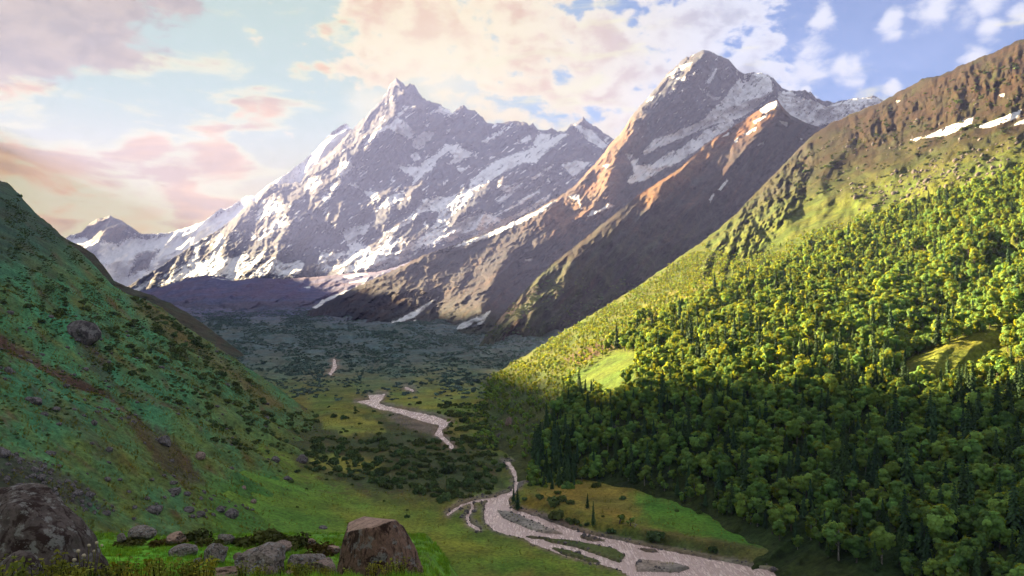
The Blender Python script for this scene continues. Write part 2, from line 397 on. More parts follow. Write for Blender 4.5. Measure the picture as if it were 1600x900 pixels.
# ---- main massif
m_top = [(100, 505), (200, 447), (250, 417), (300, 384), (338, 361), (360, 345), (380, 327), (392, 314), (400, 315), (410, 300), (420, 288), (430, 286), (440, 289), (450, 286), (470, 285), (480, 268), (500, 252), (520, 234), (545, 207), (575, 178), (592, 160), (604, 146), (609, 132), (615, 127), (620, 121), (626, 127), (634, 134), (640, 131), (648, 133), (655, 146), (664, 155), (675, 160), (688, 163), (697, 170), (708, 176), (716, 168), (724, 164), (732, 171), (742, 172), (750, 180), (758, 189), (770, 194), (784, 192), (795, 189), (820, 190), (828, 196), (832, 192), (842, 203), (852, 204), (862, 201), (872, 206), (884, 205), (891, 195), (900, 193), (908, 186), (911, 182), (916, 188), (926, 195), (944, 207), (960, 219), (1000, 262), (1100, 360)]
m_snow_p = [
 [(304, 376), (313, 373), (311, 407), (324, 407), (342, 364), (353, 371), (342, 402), (369, 402), (387, 396), (389, 407), (418, 391), (400, 413), (364, 438), (333, 432), (298, 432), (244, 447), (273, 431), (293, 411), (302, 398)],
 [(209, 453), (229, 438), (240, 438), (216, 456)], [(253, 433), (289, 413), (291, 416), (267, 429)], [(409, 313), (440, 316), (442, 327), (431, 333), (400, 344), (405, 325)],
 [(431, 344), (447, 336), (447, 349), (422, 364), (404, 376), (400, 373), (418, 362)], [(395, 362), (402, 376), (393, 376)], [(364, 360), (371, 358), (369, 369)],
 [(413, 411), (429, 402), (444, 413), (467, 407), (476, 413), (467, 427), (444, 431), (422, 429), (391, 433)],
 [(622, 183), (636, 194), (649, 208), (644, 217), (636, 214), (618, 208), (609, 199), (591, 210), (576, 223), (567, 228), (578, 214), (591, 203), (611, 192)],
 [(640, 166), (624, 183), (617, 184), (633, 168)], [(647, 217), (662, 206), (680, 206), (671, 219), (651, 232), (644, 228)], [(651, 237), (658, 248), (647, 252), (642, 243)],
 [(622, 259), (653, 261), (662, 252), (678, 243), (698, 228), (700, 234), (682, 248), (682, 257), (667, 266), (656, 281), (644, 288), (647, 277), (633, 270)],
 [(527, 270), (533, 254), (547, 252), (551, 261), (540, 272), (533, 279)], [(476, 297), (484, 279), (500, 279), (502, 286), (489, 297)], [(569, 298), (587, 298), (595, 312), (582, 316)],
 [(502, 306), (517, 302), (516, 313), (502, 314)], [(516, 290), (527, 284), (528, 294), (518, 299)], [(544, 286), (560, 288), (563, 294), (552, 292)],
 [(596, 317), (613, 303), (631, 301), (630, 312), (609, 321), (582, 331), (591, 323)],
 [(533, 361), (556, 354), (578, 350), (571, 366), (560, 368), (556, 379), (578, 386), (580, 394), (564, 406), (533, 417), (493, 430), (498, 408), (500, 392), (516, 397), (540, 394), (546, 390), (542, 377)],
 [(609, 370), (629, 372), (607, 394), (622, 394), (644, 379), (700, 346), (700, 360), (644, 394), (600, 414), (556, 425), (524, 427), (564, 406), (591, 390), (607, 377)],
 [(598, 363), (622, 352), (640, 337), (656, 323), (673, 312), (700, 310), (700, 321), (678, 328), (656, 334), (640, 348), (613, 361)],
 [(573, 434), (591, 421), (622, 403), (644, 397), (656, 390), (640, 403), (600, 423), (582, 436)],
 [(660, 254), (680, 246), (696, 226), (718, 226), (722, 234), (740, 239), (718, 252), (700, 257), (709, 243), (700, 237), (682, 250), (673, 268), (660, 270)],
 [(713, 263), (733, 261), (720, 270)], [(691, 286), (700, 281), (693, 290)], [(680, 174), (689, 166), (711, 176), (700, 181)], [(753, 221), (771, 210), (791, 199), (784, 208), (758, 223)], [(809, 219), (829, 212), (829, 219), (816, 223)],
 [(844, 208), (860, 210), (860, 217), (882, 206), (887, 210), (851, 239), (838, 254), (816, 254), (789, 268), (744, 297), (733, 294), (736, 281), (758, 263), (776, 250), (804, 241), (829, 232), (836, 217)],
 [(660, 312), (682, 308), (704, 308), (738, 292), (740, 306), (713, 319), (704, 330), (660, 330)], [(896, 194), (924, 203), (949, 228), (942, 234), (918, 219), (904, 203)], [(876, 257), (900, 251), (922, 254), (896, 277), (882, 263)],
 [(780, 288), (798, 292), (816, 286), (802, 301), (784, 317), (776, 314), (796, 301), (776, 294)], [(807, 317), (844, 294), (842, 301), (816, 317), (776, 337), (769, 341)],
 [(660, 383), (691, 363), (727, 341), (753, 334), (767, 334), (784, 343), (749, 361), (727, 368), (700, 377), (691, 375), (660, 391)],
 [(736, 366), (789, 343), (833, 319), (860, 303), (856, 312), (824, 332), (771, 361), (740, 374)], [(829, 279), (864, 257), (860, 263), (833, 281)],
 [(660, 328), (673, 314), (704, 312), (724, 297), (742, 294), (727, 319), (682, 357), (660, 368), (682, 346), (687, 332)]]
m_hole_p = [[(511, 412), (540, 398), (546, 398), (533, 412), (518, 418)], [(480, 412), (494, 406), (496, 420), (482, 430)]]
def rot(px, py, ang):
    c, s = math.cos(R(ang)), math.sin(R(ang)); return px * c + py * s, -px * s + py * c
def m_rel(px, py, X, Y, Z):
    a, c = rot(px, py, 142)            # a runs down the ribs, towards the lower left
    w1 = 14 * fbm(px / 60, py / 60, 3, 12); w2 = 14 * fbm(px / 60, py / 60, 3, 19)
    h = 520 * (ridged((c + w1) / 95, (a + w2) / 230, 6, 21, 0.52) - 0.45)
    a2, c2 = rot(px, py, 118)
    h += 240 * (ridged((c2 + w2) / 30, a2 / 75, 5, 41, 0.55) - 0.45)
    h += 70 * (ridged((c + w1) / 11, a / 24, 4, 51, 0.6) - 0.45) + 40 * fbm(px / 5, py / 5, 3, 52)
    h += 420 * crest(px, py, [(908, 188), (880, 218), (840, 250), (800, 272), (752, 302), (716, 338), (660, 376), (600, 408), (540, 428)], 42)
    h += 330 * crest(px, py, [(620, 123), (640, 165), (616, 190), (585, 214), (560, 236), (530, 275), (505, 320)], 46)
    h += 300 * crest(px, py, [(420, 290), (448, 318), (452, 350), (436, 385), (410, 428), (380, 445)], 34)
    h += 260 * crest(px, py, [(724, 165), (712, 215), (690, 262), (660, 300), (590, 345)], 40)
    h += 200 * crest(px, py, [(860, 262), (820, 300), (770, 345), (740, 370)], 22)
    h -= 260 * crest(px, py, [(570, 340), (560, 375), (540, 410), (500, 428)], 36)
    h -= 200 * crest(px, py, [(330, 370), (325, 405), (300, 430)], 30)
    return h
def m_colr(px, py, P):
    c = np.ones(px.shape + (3,)) * rgb((0.050, 0.056, 0.088))
    a, cc = rot(px, py, 142)
    c = paint(c, fbm(cc / 9, a / 40, 4, 71) * 1.8 + 0.2, (0.105, 0.098, 0.115), 0.75)
    return paint(c, sstep(380, 430, py) * sstep(560, 700, px), (0.17, 0.11, 0.09), 0.8)
def m_snow(px, py, P):
    a = polys_attr(px, py, m_snow_p, 4.4, m_hole_p)
    aa, cc = rot(px, py, 142)
    streak = fbm(cc / 3.5, aa / 16, 4, 83)
    spot = fbm(px / 22, py / 22, 3, 85)
    return a + 0.30 * fbm(px / 5, py / 4, 3, 81) + np.where(a < 0.3, 1.7 * np.clip(streak + 0.5 * spot - 0.12, 0, 1), 0) + np.where(a > 0.3, -0.9 * np.clip(streak - 0.08, 0, 1), 0)
sheet('snow_massif', 'jagged snow streaked massif closing the head of the valley', seq(100, 1100, 1.7), 270, m_top, [(100, 520), (250, 475), (700, 470), (900, 400), (1100, 420)],
      TPS([(620, 123, 8000), (300, 385, 7200), (200, 445, 6300), (450, 288, 7700), (910, 183, 7400), (958, 217, 7100), (800, 190, 7800), (300, 440, 5800), (450, 440, 5500), (600, 430, 5200), (700, 390, 5250), (800, 330, 5600), (600, 290, 6600), (450, 370, 6300), (750, 270, 6500), (1100, 360, 5600), (100, 505, 6000), (640, 480, 4900)]),
      M_FAR, m_colr, m_rel, jag=(4.6, 7), back=(160, 6, 1.0), snow=m_snow)

# ---- dark moraine slope below the massif
m2_top = [(40, 545), (150, 485), (205, 459), (220, 455), (260, 446), (300, 433), (320, 430), (345, 432), (364, 439), (400, 434), (440, 436), (490, 433), (560, 426), (590, 425), (620, 417), (660, 402), (720, 384), (800, 366), (900, 400)]
def m2_col(px, py, P):
    c = np.ones(px.shape + (3,)) * rgb((0.125, 0.112, 0.215))  # purple haze painted into the moraine colour
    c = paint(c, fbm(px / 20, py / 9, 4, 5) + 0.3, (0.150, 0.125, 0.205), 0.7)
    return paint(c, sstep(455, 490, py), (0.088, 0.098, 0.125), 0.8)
def m2_snow(px, py, P):
    return polys_attr(px, py, [[(494, 478), (559, 449), (572, 440), (600, 426), (560, 447), (504, 468)], [(487, 480), (504, 474), (510, 476), (494, 482)], [(521, 504), (566, 497), (542, 507)], [(535, 432), (560, 427), (575, 428), (545, 436)],
                               [(545, 442), (575, 434), (570, 440)], [(475, 449), (485, 447), (484, 451)], [(330, 433), (360, 438), (345, 436)]], 2.2) + 0.22 * fbm(px / 4, py / 3, 3, 9)
def m2_rel(px, py, X, Y, Z):
    a, c = rot(px, py, 150)
    return 170 * (ridged(c / 22, a / 70, 5, 33) - 0.5) + 60 * fbm(px / 12, py / 9, 4, 4)
sheet('moraine_slope', 'dark moraine slope with painted purple haze below the snow of the massif', seq(40, 645, 1.8), 90, m2_top, [(40, 560), (300, 510), (450, 505), (640, 520), (900, 520)],
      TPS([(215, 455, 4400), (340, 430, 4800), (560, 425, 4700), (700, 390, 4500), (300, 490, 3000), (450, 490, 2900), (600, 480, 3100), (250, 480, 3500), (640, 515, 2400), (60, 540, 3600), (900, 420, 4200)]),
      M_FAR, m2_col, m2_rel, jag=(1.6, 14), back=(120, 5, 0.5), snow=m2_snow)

# ---- right snow peak
r3_top = [(420, 520), (470, 492), (500, 479), (540, 456), (580, 438), (620, 419), (660, 400), (700, 386), (740, 370), (790, 353), (840, 326), (868, 310), (885, 300), (900, 288), (922, 264), (940, 244), (958, 219), (968, 211), (978, 196), (990, 178), (1002, 164), (1015, 150), (1030, 132), (1045, 112), (1060, 100), (1072, 90), (1080, 86), (1090, 83), (1100, 78), (1112, 82), (1126, 88), (1138, 92), (1146, 102), (1156, 112), (1166, 116), (1178, 113), (1192, 115), (1204, 120), (1212, 126), (1222, 137), (1234, 142), (1246, 142), (1258, 141), (1266, 143), (1276, 154), (1290, 158), (1306, 160), (1330, 154), (1350, 153), (1364, 150), (1378, 155), (1420, 200), (1500, 260)]
r3_snow_p = [
 [(1204, 120), (1207, 140), (1184, 167), (1153, 187), (1122, 193), (1096, 202), (1064, 216), (1033, 229), (1007, 242), (1004, 238), (1022, 218), (1053, 209), (1071, 198), (1091, 193), (1109, 176), (1129, 156), (1144, 136), (1162, 116), (1182, 113)],
 [(1069, 242), (1100, 204), (1124, 193), (1153, 187), (1140, 200), (1109, 220), (1082, 240)], [(1020, 258), (1047, 238), (1064, 233), (1082, 216), (1091, 222), (1069, 248), (1047, 262), (1029, 262)],
 [(978, 240), (989, 242), (984, 251), (998, 247), (993, 258), (1016, 258), (1047, 238), (1051, 242), (1033, 262), (1056, 251), (1007, 282), (987, 287), (978, 284), (991, 271), (989, 260)],
 [(918, 338), (924, 329), (936, 329), (953, 318), (958, 321), (933, 333)], [(887, 307), (904, 304), (908, 327), (902, 313)], [(1104, 129), (1118, 107), (1122, 108), (1109, 130)], [(1093, 138), (1113, 151), (1129, 153), (1116, 156)],
 [(1047, 120), (1064, 122), (1076, 120), (1069, 129), (1060, 124)], [(1042, 120), (1064, 102), (1082, 98), (1060, 113)], [(1011, 158), (1022, 149), (1020, 156)], [(1044, 144), (1056, 138), (1047, 147)], [(1080, 118), (1088, 108), (1084, 118)],
 [(1216, 144), (1236, 142), (1247, 151), (1273, 158), (1291, 167), (1313, 160), (1336, 153), (1376, 153), (1380, 170), (1340, 180), (1278, 197), (1262, 195), (1247, 191), (1229, 182), (1222, 173), (1216, 156)],
 [(594, 511), (628, 497), (685, 464), (649, 494), (614, 507)], [(681, 521), (721, 506), (766, 486), (752, 507), (707, 516)], [(714, 562), (742, 548), (735, 557)], [(563, 525), (587, 520), (575, 527)], [(604, 544), (635, 536), (610, 545)],
 [(700, 388), (760, 366), (840, 330), (870, 312), (850, 330), (780, 364), (730, 382)], [(640, 508), (650, 499), (648, 506)], [(820, 406), (832, 404), (830, 408)], [(940, 200 + 60), (952, 256), (950, 262)]]
def r3_rel(px, py, X, Y, Z):
    a, c = rot(px, py, 138)
    w1 = 12 * fbm(px / 50, py / 50, 3, 14)
    h = 230 * (ridged((c + w1) / 80, a / 130, 6, 23, 0.55) - 0.45) + 90 * (ridged((c + w1) / 22, a / 50, 6, 43, 0.66) - 0.45) + 60 * fbm(px / 40, py / 40, 4, 59) + 34 * (ridged(c / 9, a / 20, 4, 53, 0.6) - 0.45) + 18 * fbm(px / 5, py / 5, 3, 54)
    h += 420 * crest(px, py, [(1100, 84), (1062, 128), (1004, 188), (966, 236), (948, 286), (930, 322), (862, 370), (800, 412), (762, 452), (738, 492)], 60)
    h += 200 * crest(px, py, [(1206, 122), (1200, 150), (1206, 175), (1170, 200), (1100, 240)], 40)
    h += 90 * crest(px, py, [(790, 400), (770, 440), (750, 490)], 24) + 90 * crest(px, py, [(860, 330), (800, 380), (775, 430)], 24)
    return h
def r3_col(px, py, P):
    a, cc = rot(px, py, 138)
    c = np.ones(px.shape + (3,)) * rgb((0.052, 0.054, 0.070))
    c = paint(c, fbm(cc / 8, a / 34, 4, 73) * 1.6 + 0.3, (0.10, 0.09, 0.088), 0.7)
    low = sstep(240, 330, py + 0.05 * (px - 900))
    c = paint(c, low, (0.034, 0.030, 0.040), 0.9)  # lower flank darkened in its colour to read as shaded
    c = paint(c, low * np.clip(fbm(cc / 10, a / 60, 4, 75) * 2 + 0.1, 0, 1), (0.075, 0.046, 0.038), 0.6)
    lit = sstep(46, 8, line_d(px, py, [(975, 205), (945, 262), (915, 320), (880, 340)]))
    c = paint(c, lit, (0.20, 0.115, 0.07), 0.75)  # warm sunlight on the left rim, painted into the rock colour
    g1 = sstep(470, 540, py) * sstep(560, 640, px)
    c = paint(c, g1, (0.055, 0.075, 0.03), 0.8)
    return c
def r3_snow(px, py, P):
    a = polys_attr(px, py, r3_snow_p, 3.8)
    aa, cc = rot(px, py, 138)
    streak = fbm(cc / 3.2, aa / 15, 4, 87)
    up = sstep(250, 200, py)
    return a + 0.28 * fbm(px / 5, py / 4, 3, 82) + np.where(a < 0.3, up * 1.5 * np.clip(streak - 0.10, 0, 1), 0) + np.where((a > 0.3) & (py < 300), -1.0 * np.clip(streak - 0.05, 0, 1), 0)
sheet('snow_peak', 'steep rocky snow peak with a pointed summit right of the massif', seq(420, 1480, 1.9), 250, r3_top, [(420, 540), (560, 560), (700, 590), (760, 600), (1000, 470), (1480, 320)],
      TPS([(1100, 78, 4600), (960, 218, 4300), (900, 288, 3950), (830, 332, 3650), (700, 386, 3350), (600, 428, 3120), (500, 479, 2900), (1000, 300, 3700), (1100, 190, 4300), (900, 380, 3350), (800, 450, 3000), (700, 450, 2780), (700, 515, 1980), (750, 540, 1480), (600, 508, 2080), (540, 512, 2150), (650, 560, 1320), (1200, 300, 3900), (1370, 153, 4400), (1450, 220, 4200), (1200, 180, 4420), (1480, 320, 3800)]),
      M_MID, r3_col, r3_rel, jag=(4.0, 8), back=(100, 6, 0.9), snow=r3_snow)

# ---- brown spur in front of it
r2_top = [(620, 640), (680, 598), (715, 575), (745, 541), (775, 503), (800, 474), (850, 424), (900, 383), (950, 343), (1000, 303), (1060, 265), (1100, 228), (1130, 207), (1160, 190), (1185, 172), (1205, 160), (1215, 156), (1222, 166), (1235, 180), (1260, 192), (1300, 205), (1350, 215), (1460, 290)]
def r2_rel(px, py, X, Y, Z):
    a, c = rot(px, py, 128)
    w1 = 10 * fbm(px / 50, py / 50, 3, 15)
    h = 130 * (ridged((c + w1) / 60, a / 120, 5, 25, 0.5) - 0.45) + 40 * (ridged((c + w1) / 20, a / 42, 5, 45, 0.55) - 0.45) + 46 * fbm(px / 36, py / 36, 4, 58) + 10 * fbm(px / 5, py / 5, 3, 56)
    h += 170 * crest(px, py, [(1222, 168), (1190, 205), (1150, 250), (1110, 300), (1050, 355), (1000, 400)], 46)
    h += 120 * crest(px, py, [(1060, 275), (1000, 340), (940, 400), (880, 460), (820, 520)], 34)
    h += 70 * crest(px, py, [(960, 345), (890, 420), (830, 480), (780, 540)], 26)
    return h
def r2_col(px, py, P):
    a, cc = rot(px, py, 128)
    c = np.ones(px.shape + (3,)) * rgb((0.036, 0.026, 0.026))
    c = paint(c, fbm(cc / 9, a / 50, 4, 77) * 1.8 + 0.1, (0.072, 0.042, 0.028), 0.8)
    c = paint(c, fbm(cc / 12, a / 60, 3, 79) * 2.0 - 0.1, (0.07, 0.065, 0.065), 0.8)
    gr = sstep(330, 470, py + 0.2 * (px - 900)) * np.clip(0.55 + 1.3 * fbm(cc / 14, a / 70, 4, 91), 0, 1)
    c = paint(c, gr, (0.050, 0.068, 0.018), 0.9)
    c = paint(c, sstep(30, 4, line_d(px, py, [(1215, 165), (1150, 200), (1080, 255), (1010, 305)])), (0.17, 0.088, 0.042), 0.75)  # sunlit band along the crest, painted as warm colour
    return c
def r2_snow(px, py, P):
    a = polys_attr(px, py, [[(1184, 169), (1213, 157), (1216, 165), (1193, 178)], [(1176, 190), (1200, 178), (1198, 182), (1180, 193)], [(1162, 210), (1182, 198), (1180, 204), (1165, 212)], [(1218, 189), (1231, 191), (1229, 199)], [(1184, 228), (1196, 218), (1192, 225)],
                            [(1128, 214), (1140, 206), (1138, 212)], [(1146, 222), (1154, 214), (1152, 222)], [(1250, 216), (1256, 216), (1252, 220)], [(1108, 312), (1114, 303), (1116, 304), (1110, 316)], [(1122, 296), (1136, 280), (1138, 282), (1126, 298)]], 2.0)
    return a + 0.25 * fbm(px / 4, py / 3, 3, 88)
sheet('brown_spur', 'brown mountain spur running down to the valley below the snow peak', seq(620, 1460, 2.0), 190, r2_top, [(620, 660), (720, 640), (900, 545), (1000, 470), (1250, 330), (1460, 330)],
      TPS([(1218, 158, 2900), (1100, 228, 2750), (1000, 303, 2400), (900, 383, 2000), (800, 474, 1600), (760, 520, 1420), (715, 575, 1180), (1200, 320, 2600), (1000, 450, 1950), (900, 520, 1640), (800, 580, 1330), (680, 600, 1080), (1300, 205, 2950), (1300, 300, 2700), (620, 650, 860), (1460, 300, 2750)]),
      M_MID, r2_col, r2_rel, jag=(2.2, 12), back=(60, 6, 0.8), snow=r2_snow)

# ---- second shoulder of the left side
l2_top = [(-200, 180), (0, 300), (60, 345), (105, 374), (128, 385), (150, 400), (165, 420), (178, 438), (200, 449), (240, 462), (270, 476), (300, 493), (340, 523), (380, 553), (420, 580), (450, 600), (500, 628), (560, 660)]
def l2_col(px, py, P):
    c = np.ones(px.shape + (3,)) * rgb((0.060, 0.050, 0.032))
    return paint(c, fbm(px / 12, py / 12, 4, 6) + 0.3, (0.045, 0.065, 0.030), 0.8)
sheet('left_shoulder', 'dark shoulder of the left mountainside stepping down behind the near slope', seq(-200, 560, 3), 60, l2_top, [(-200, 420), (0, 480), (200, 540), (400, 640), (560, 700)],
      TPS([(0, 300, 1500), (165, 420, 1350), (300, 493, 1250), (420, 580, 1000), (500, 628, 820), (0, 480, 1000), (200, 540, 900), (400, 640, 720), (560, 690, 560), (-200, 180, 1600)]),
      M_R1, l2_col, lambda px, py, X, Y, Z: 26 * (ridged(X / 60, Y / 90, 4, 7) - 0.5), jag=(2.0, 14), back=(40, 6, 0.7))

# ---- unseen mountainside added left of the view, its ridge shaped to shade the valley
l3_Y = [(-900, 1300), (-600, 1500), (-400, 1900), (-200, 2900), (-100, 4200), (-50, 5800), (-20, 7600)]
sheet('added_shade_ridge', 'unseen mountainside added left of the view to shade the valley', seq(-900, -20, 8), 60, [(-900, -150), (-600, -50), (-420, 30), (-330, 85), (-219, 136), (-160, 132), (-113, 152), (-50, 196), (-20, 225)], [(-900, 300), (-400, 420), (-20, 470)],
      lambda px, py: pl(px, l3_Y) * np.interp((py - pl(px, [(-900, -150), (-600, -50), (-420, 30), (-330, 85), (-219, 136), (-160, 132), (-113, 152), (-50, 196), (-20, 225)])), [0, 400], [1.0, 0.62]),
      M_MID, lambda px, py, P: np.ones(px.shape + (3,)) * rgb((0.06, 0.062, 0.035)), lambda px, py, X, Y, Z: 90 * (ridged(X / 300, Z / 300, 4, 7) - 0.5), jag=(4, 30), back=(120, 6, 0.7))

# ---- valley floor
FL = [(960, 222), (830, 308), (760, 389), (700, 488), (660, 590), (625, 690), (600, 790), (575, 925), (540, 1260), (510, 1900), (495, 2600), (480, 3300), (470, 3700)]
fl_py = np.array([p[0] for p in FL][::-1], float); fl_Y = np.array([p[1] for p in FL][::-1], float)
fl_Z = (HZ - fl_py) / F * fl_Y
_o = np.argsort(fl_Y)
def zfloor(Y): return np.interp(Y, fl_Y[_o], fl_Z[_o])
def zleft(X, Y): return (-92 - 0.5 * X - 0.1 * Y) / 0.86
def smax(a, b, k):
    h = np.clip(0.5 + 0.5 * (a - b) / k, 0, 1); return lerp(b, a, h) + k * h * (1 - h)
RIVER = [(786, 724), (797, 735), (803, 748), (803, 760), (797, 770), (778, 776), (758, 789), (756, 803), (758, 818), (770, 828), (790, 838), (818, 845), (831, 856), (855, 867), (880, 878), (924, 890), (967, 901), (1010, 925), (1330, 935), (1200, 900), (1110, 882), (1050, 869), (1000, 857), (969, 848), (931, 838), (902, 829), (870, 820), (840, 810), (813, 802), (797, 796), (794, 785), (800, 776), (815, 768), (828, 755), (834, 742), (828, 736), (815, 730), (797, 724)]
RIVER2 = [(556, 628), (578, 624), (576, 618), (602, 616), (597, 624), (592, 630), (604, 635), (640, 643), (675, 650), (704, 658), (698, 666), (690, 674), (693, 684), (679, 683), (682, 674), (688, 665), (660, 658), (625, 647), (596, 641), (578, 635), (572, 631)]
SIDE = [[(800, 776), (770, 782), (742, 786), (720, 794), (700, 807)], [(737, 788), (739, 798), (729, 811), (734, 820), (748, 828)], [(690, 684), (697, 690), (706, 698)], [(516, 585), (524, 572), (522, 566)], [(634, 606), (645, 611)]]
ISLES = [[(776, 800), (800, 803), (830, 815), (870, 829), (884, 836), (850, 833), (820, 825), (785, 812)], [(846, 845), (890, 848), (920, 855), (960, 865), (978, 876), (968, 889), (940, 878), (900, 862), (860, 852)], [(858, 861), (890, 868), (920, 880), (944, 889), (920, 888), (880, 875)],
         [(992, 892), (1004, 884), (1050, 889), (1082, 897), (1060, 904), (995, 903)], [(905, 838), (930, 842), (948, 850), (925, 850), (908, 844)], [(990, 862), (1020, 866), (1040, 872), (1010, 870)], [(806, 838), (850, 842), (880, 846), (840, 846)]]
def river_sd(px, py):
    w = 1.6 * fbm(px / 9, py / 6, 3, 17)
    r = np.maximum(poly_sd(px, py, RIVER), poly_sd(px, py, RIVER2))
    for s, wd in zip(SIDE, (2.4, 2.6, 3.0, 2.2, 1.6)): r = np.maximum(r, wd - line_d(px, py, s))
    for p in ISLES: r = np.minimum(r, -poly_sd(px, py, p) + 0.5)
    return r + w
fl_xs = np.concatenate([seq(150, 520, 3), seq(522, 1080, 1.5), seq(1083, 1500, 3)])
fl_ys = np.concatenate([seq(470, 600, 1.3), seq(601.5, 720, 1.5), seq(721, 905, 1.05), seq(908, 960, 4)])[::-1]
PXf, PYf = np.meshgrid(fl_xs, fl_ys)
Yf = np.interp(PYf, fl_py, fl_Y); Xf = (PXf - 800) / F * Yf
def floor_h(X, Y):
    z = zfloor(Y)
    amp = np.interp(Y, [200, 500, 900, 1500, 3000], [1.2, 2.2, 5, 9, 10])
    z = z + amp * fbm(X / 60, Y / 90, 4, 27) + 0.35 * amp * fbm(X / 14, Y / 18, 3, 28)
    kn = np.interp(Y, [900, 1500, 2600, 3300], [0, 16, 18, 8])
    return z + kn * (np.clip(ridged(X / 260, Y / 420, 3, 29) - 0.35, 0, 1))
rsd = river_sd(PXf, PYf)
calm = sstep(-26, 2, rsd)                       # the bed lies level round the water
zw = zfloor(Yf)
Zf = lerp(floor_h(Xf, Yf), zw + 0.5, calm)
zl = np.minimum(zleft(Xf, Yf) - 0.5 + 1.2 * fbm(Xf / 20, Yf / 30, 3, 30), Zf + 14)
Zf = lerp(Zf, smax(Zf, zl, 16.0), sstep(620, 480, Yf))
Zf = Zf - sstep(-1.2, 1.2, rsd) * np.interp(Yf, [220, 400, 800], [1.7, 1.9, 2.6])
# bank cut on the far side of the river
bank_l = [(806, 792), (840, 803), (880, 815), (915, 828), (960, 838), (1010, 852), (1100, 874), (1250, 905)]
bside = sstep(8, 0, np.abs(line_d(PXf, PYf, bank_l)))
above = (PYf < pl(PXf, bank_l)) & (PXf > 800) & (PXf < 1330)
ramp_b = np.where(above & (PYf > 700), sstep(0, 9, line_d(PXf, PYf, bank_l)), 0)
Zf = Zf + 3.2 * ramp_b * sstep(800, 820, PXf) * (1 - calm * 0.0) * sstep(745, 760, PYf + 0.0 * PXf)
Pf = np.stack([Xf, Yf, Zf], -1)
def floor_col(px, py):
    c = np.ones(px.shape + (3,)) * rgb((0.120, 0.155, 0.026))
    n = fbm(px / 45, py / 18, 4, 35)
    c = paint(c, n * 1.8 + 0.25, (0.185, 0.160, 0.034), 0.8)
    # fresh green fan at the foot of the left slope and around the big boulder
    c = paint(c, mask(px, py, [(360, 740), (470, 745), (560, 780), (700, 820), (820, 870), (960, 905), (300, 920), (340, 800)], 24, 16, 40), (0.095, 0.205, 0.022), 0.75)
    c = paint(c, mask(px, py, [(520, 800), (640, 805), (700, 835), (830, 880), (700, 880), (560, 840)], 16, 12, 24), (0.195, 0.205, 0.028), 0.7)
    # brown heath and shrubby ground in the middle
    c = paint(c, mask(px, py, [(500, 655), (620, 650), (700, 680), (790, 720), (790, 760), (700, 790), (590, 775), (480, 750), (420, 700), (440, 650)], 14, 16, 22), (0.044, 0.056, 0.024), 0.85)
    c = paint(c, np.clip(fbm(px / 16, py / 6, 4, 37) * 2.4 - 0.25, 0, 1) * sstep(640, 670, py) * sstep(800, 770, py), (0.085, 0.055, 0.030), 0.75)
    # yellow meadows
    for p in ([(505, 655), (545, 648), (590, 660), (600, 676), (545, 684), (505, 672)], [(480, 720), (560, 715), (600, 728), (560, 742), (490, 740)], [(600, 625), (640, 618), (720, 600), (748, 596), (740, 618), (690, 640), (650, 640), (620, 632)], [(640, 580), (700, 560), (745, 575), (720, 592), (650, 600)]):
        c = paint(c, mask(px, py, p, 5, 7, 14), (0.215, 0.225, 0.040), 0.9)
    # terrace on the right bank
    c = paint(c, mask(px, py, [(820, 795), (850, 780), (900, 752), (960, 752), (1010, 775), (1000, 812), (960, 830), (900, 815)], 15, 16, 16), (0.230, 0.165, 0.032), 0.8)
    c = paint(c, mask(px, py, [(990, 790), (1060, 795), (1130, 825), (1250, 872), (1340, 905), (1240, 905), (1100, 860), (1020, 838)], 13, 14, 14), (0.075, 0.190, 0.022), 0.85)
    c = paint(c, mask(px, py, [(1000, 835), (1100, 858), (1250, 893), (1330, 905), (1200, 905), (1080, 872), (1000, 850)], 4, 5, 9), (0.125, 0.10, 0.035), 0.8)
    # bare cut bank, gravel
    c = paint(c, mask(px, py, [(812, 797), (850, 806), (890, 820), (925, 832), (915, 838), (880, 830), (840, 815), (810, 804)], 3, 3, 6), (0.135, 0.082, 0.058), 0.9)
    c = paint(c, mask(px, py, [(930, 828), (1000, 842), (1060, 858), (1150, 880), (1100, 878), (1000, 855), (930, 840)], 4, 4, 7), (0.045, 0.075, 0.02), 0.8)
    # far floor: bluish and violet haze painted into its colour, dark scrub patches
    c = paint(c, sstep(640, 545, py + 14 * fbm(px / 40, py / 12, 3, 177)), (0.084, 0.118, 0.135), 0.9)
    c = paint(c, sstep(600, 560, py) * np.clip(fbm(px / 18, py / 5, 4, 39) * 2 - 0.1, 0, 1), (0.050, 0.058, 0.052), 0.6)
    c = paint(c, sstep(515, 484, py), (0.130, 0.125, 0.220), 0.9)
    c = paint(c, mask(px, py, [(600, 650), (640, 645), (690, 665), (680, 682), (640, 672)], 4, 4, 8), (0.16, 0.135, 0.12), 0.8)
    s = river_sd(px, py)
    c = paint(c, sstep(-9, -0.5, s + 5 * fbm(px / 7, py / 4, 3, 181)), (0.20, 0.155, 0.125), 0.8)
    c = paint(c, sstep(-0.5, 1.0, s), (0.17, 0.14, 0.125), 1.0)
    for k, p in enumerate(ISLES):
        cc = ((0.32, 0.25, 0.215), (0.075, 0.105, 0.032), (0.075, 0.105, 0.032), (0.32, 0.25, 0.215), (0.14, 0.115, 0.09), (0.14, 0.11, 0.09), (0.09, 0.085, 0.045))[k]
        c = paint(c, mask(px, py, p, 3.0, 4.5, 5), cc, 0.9)
    return c
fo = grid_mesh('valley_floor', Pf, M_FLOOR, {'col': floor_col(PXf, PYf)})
setting(fo, 'grassy valley floor with meadows and heath along the river')
SHEETS['valley_floor'] = dict(PX=PXf, PY=PYf, P=Pf, o=fo)

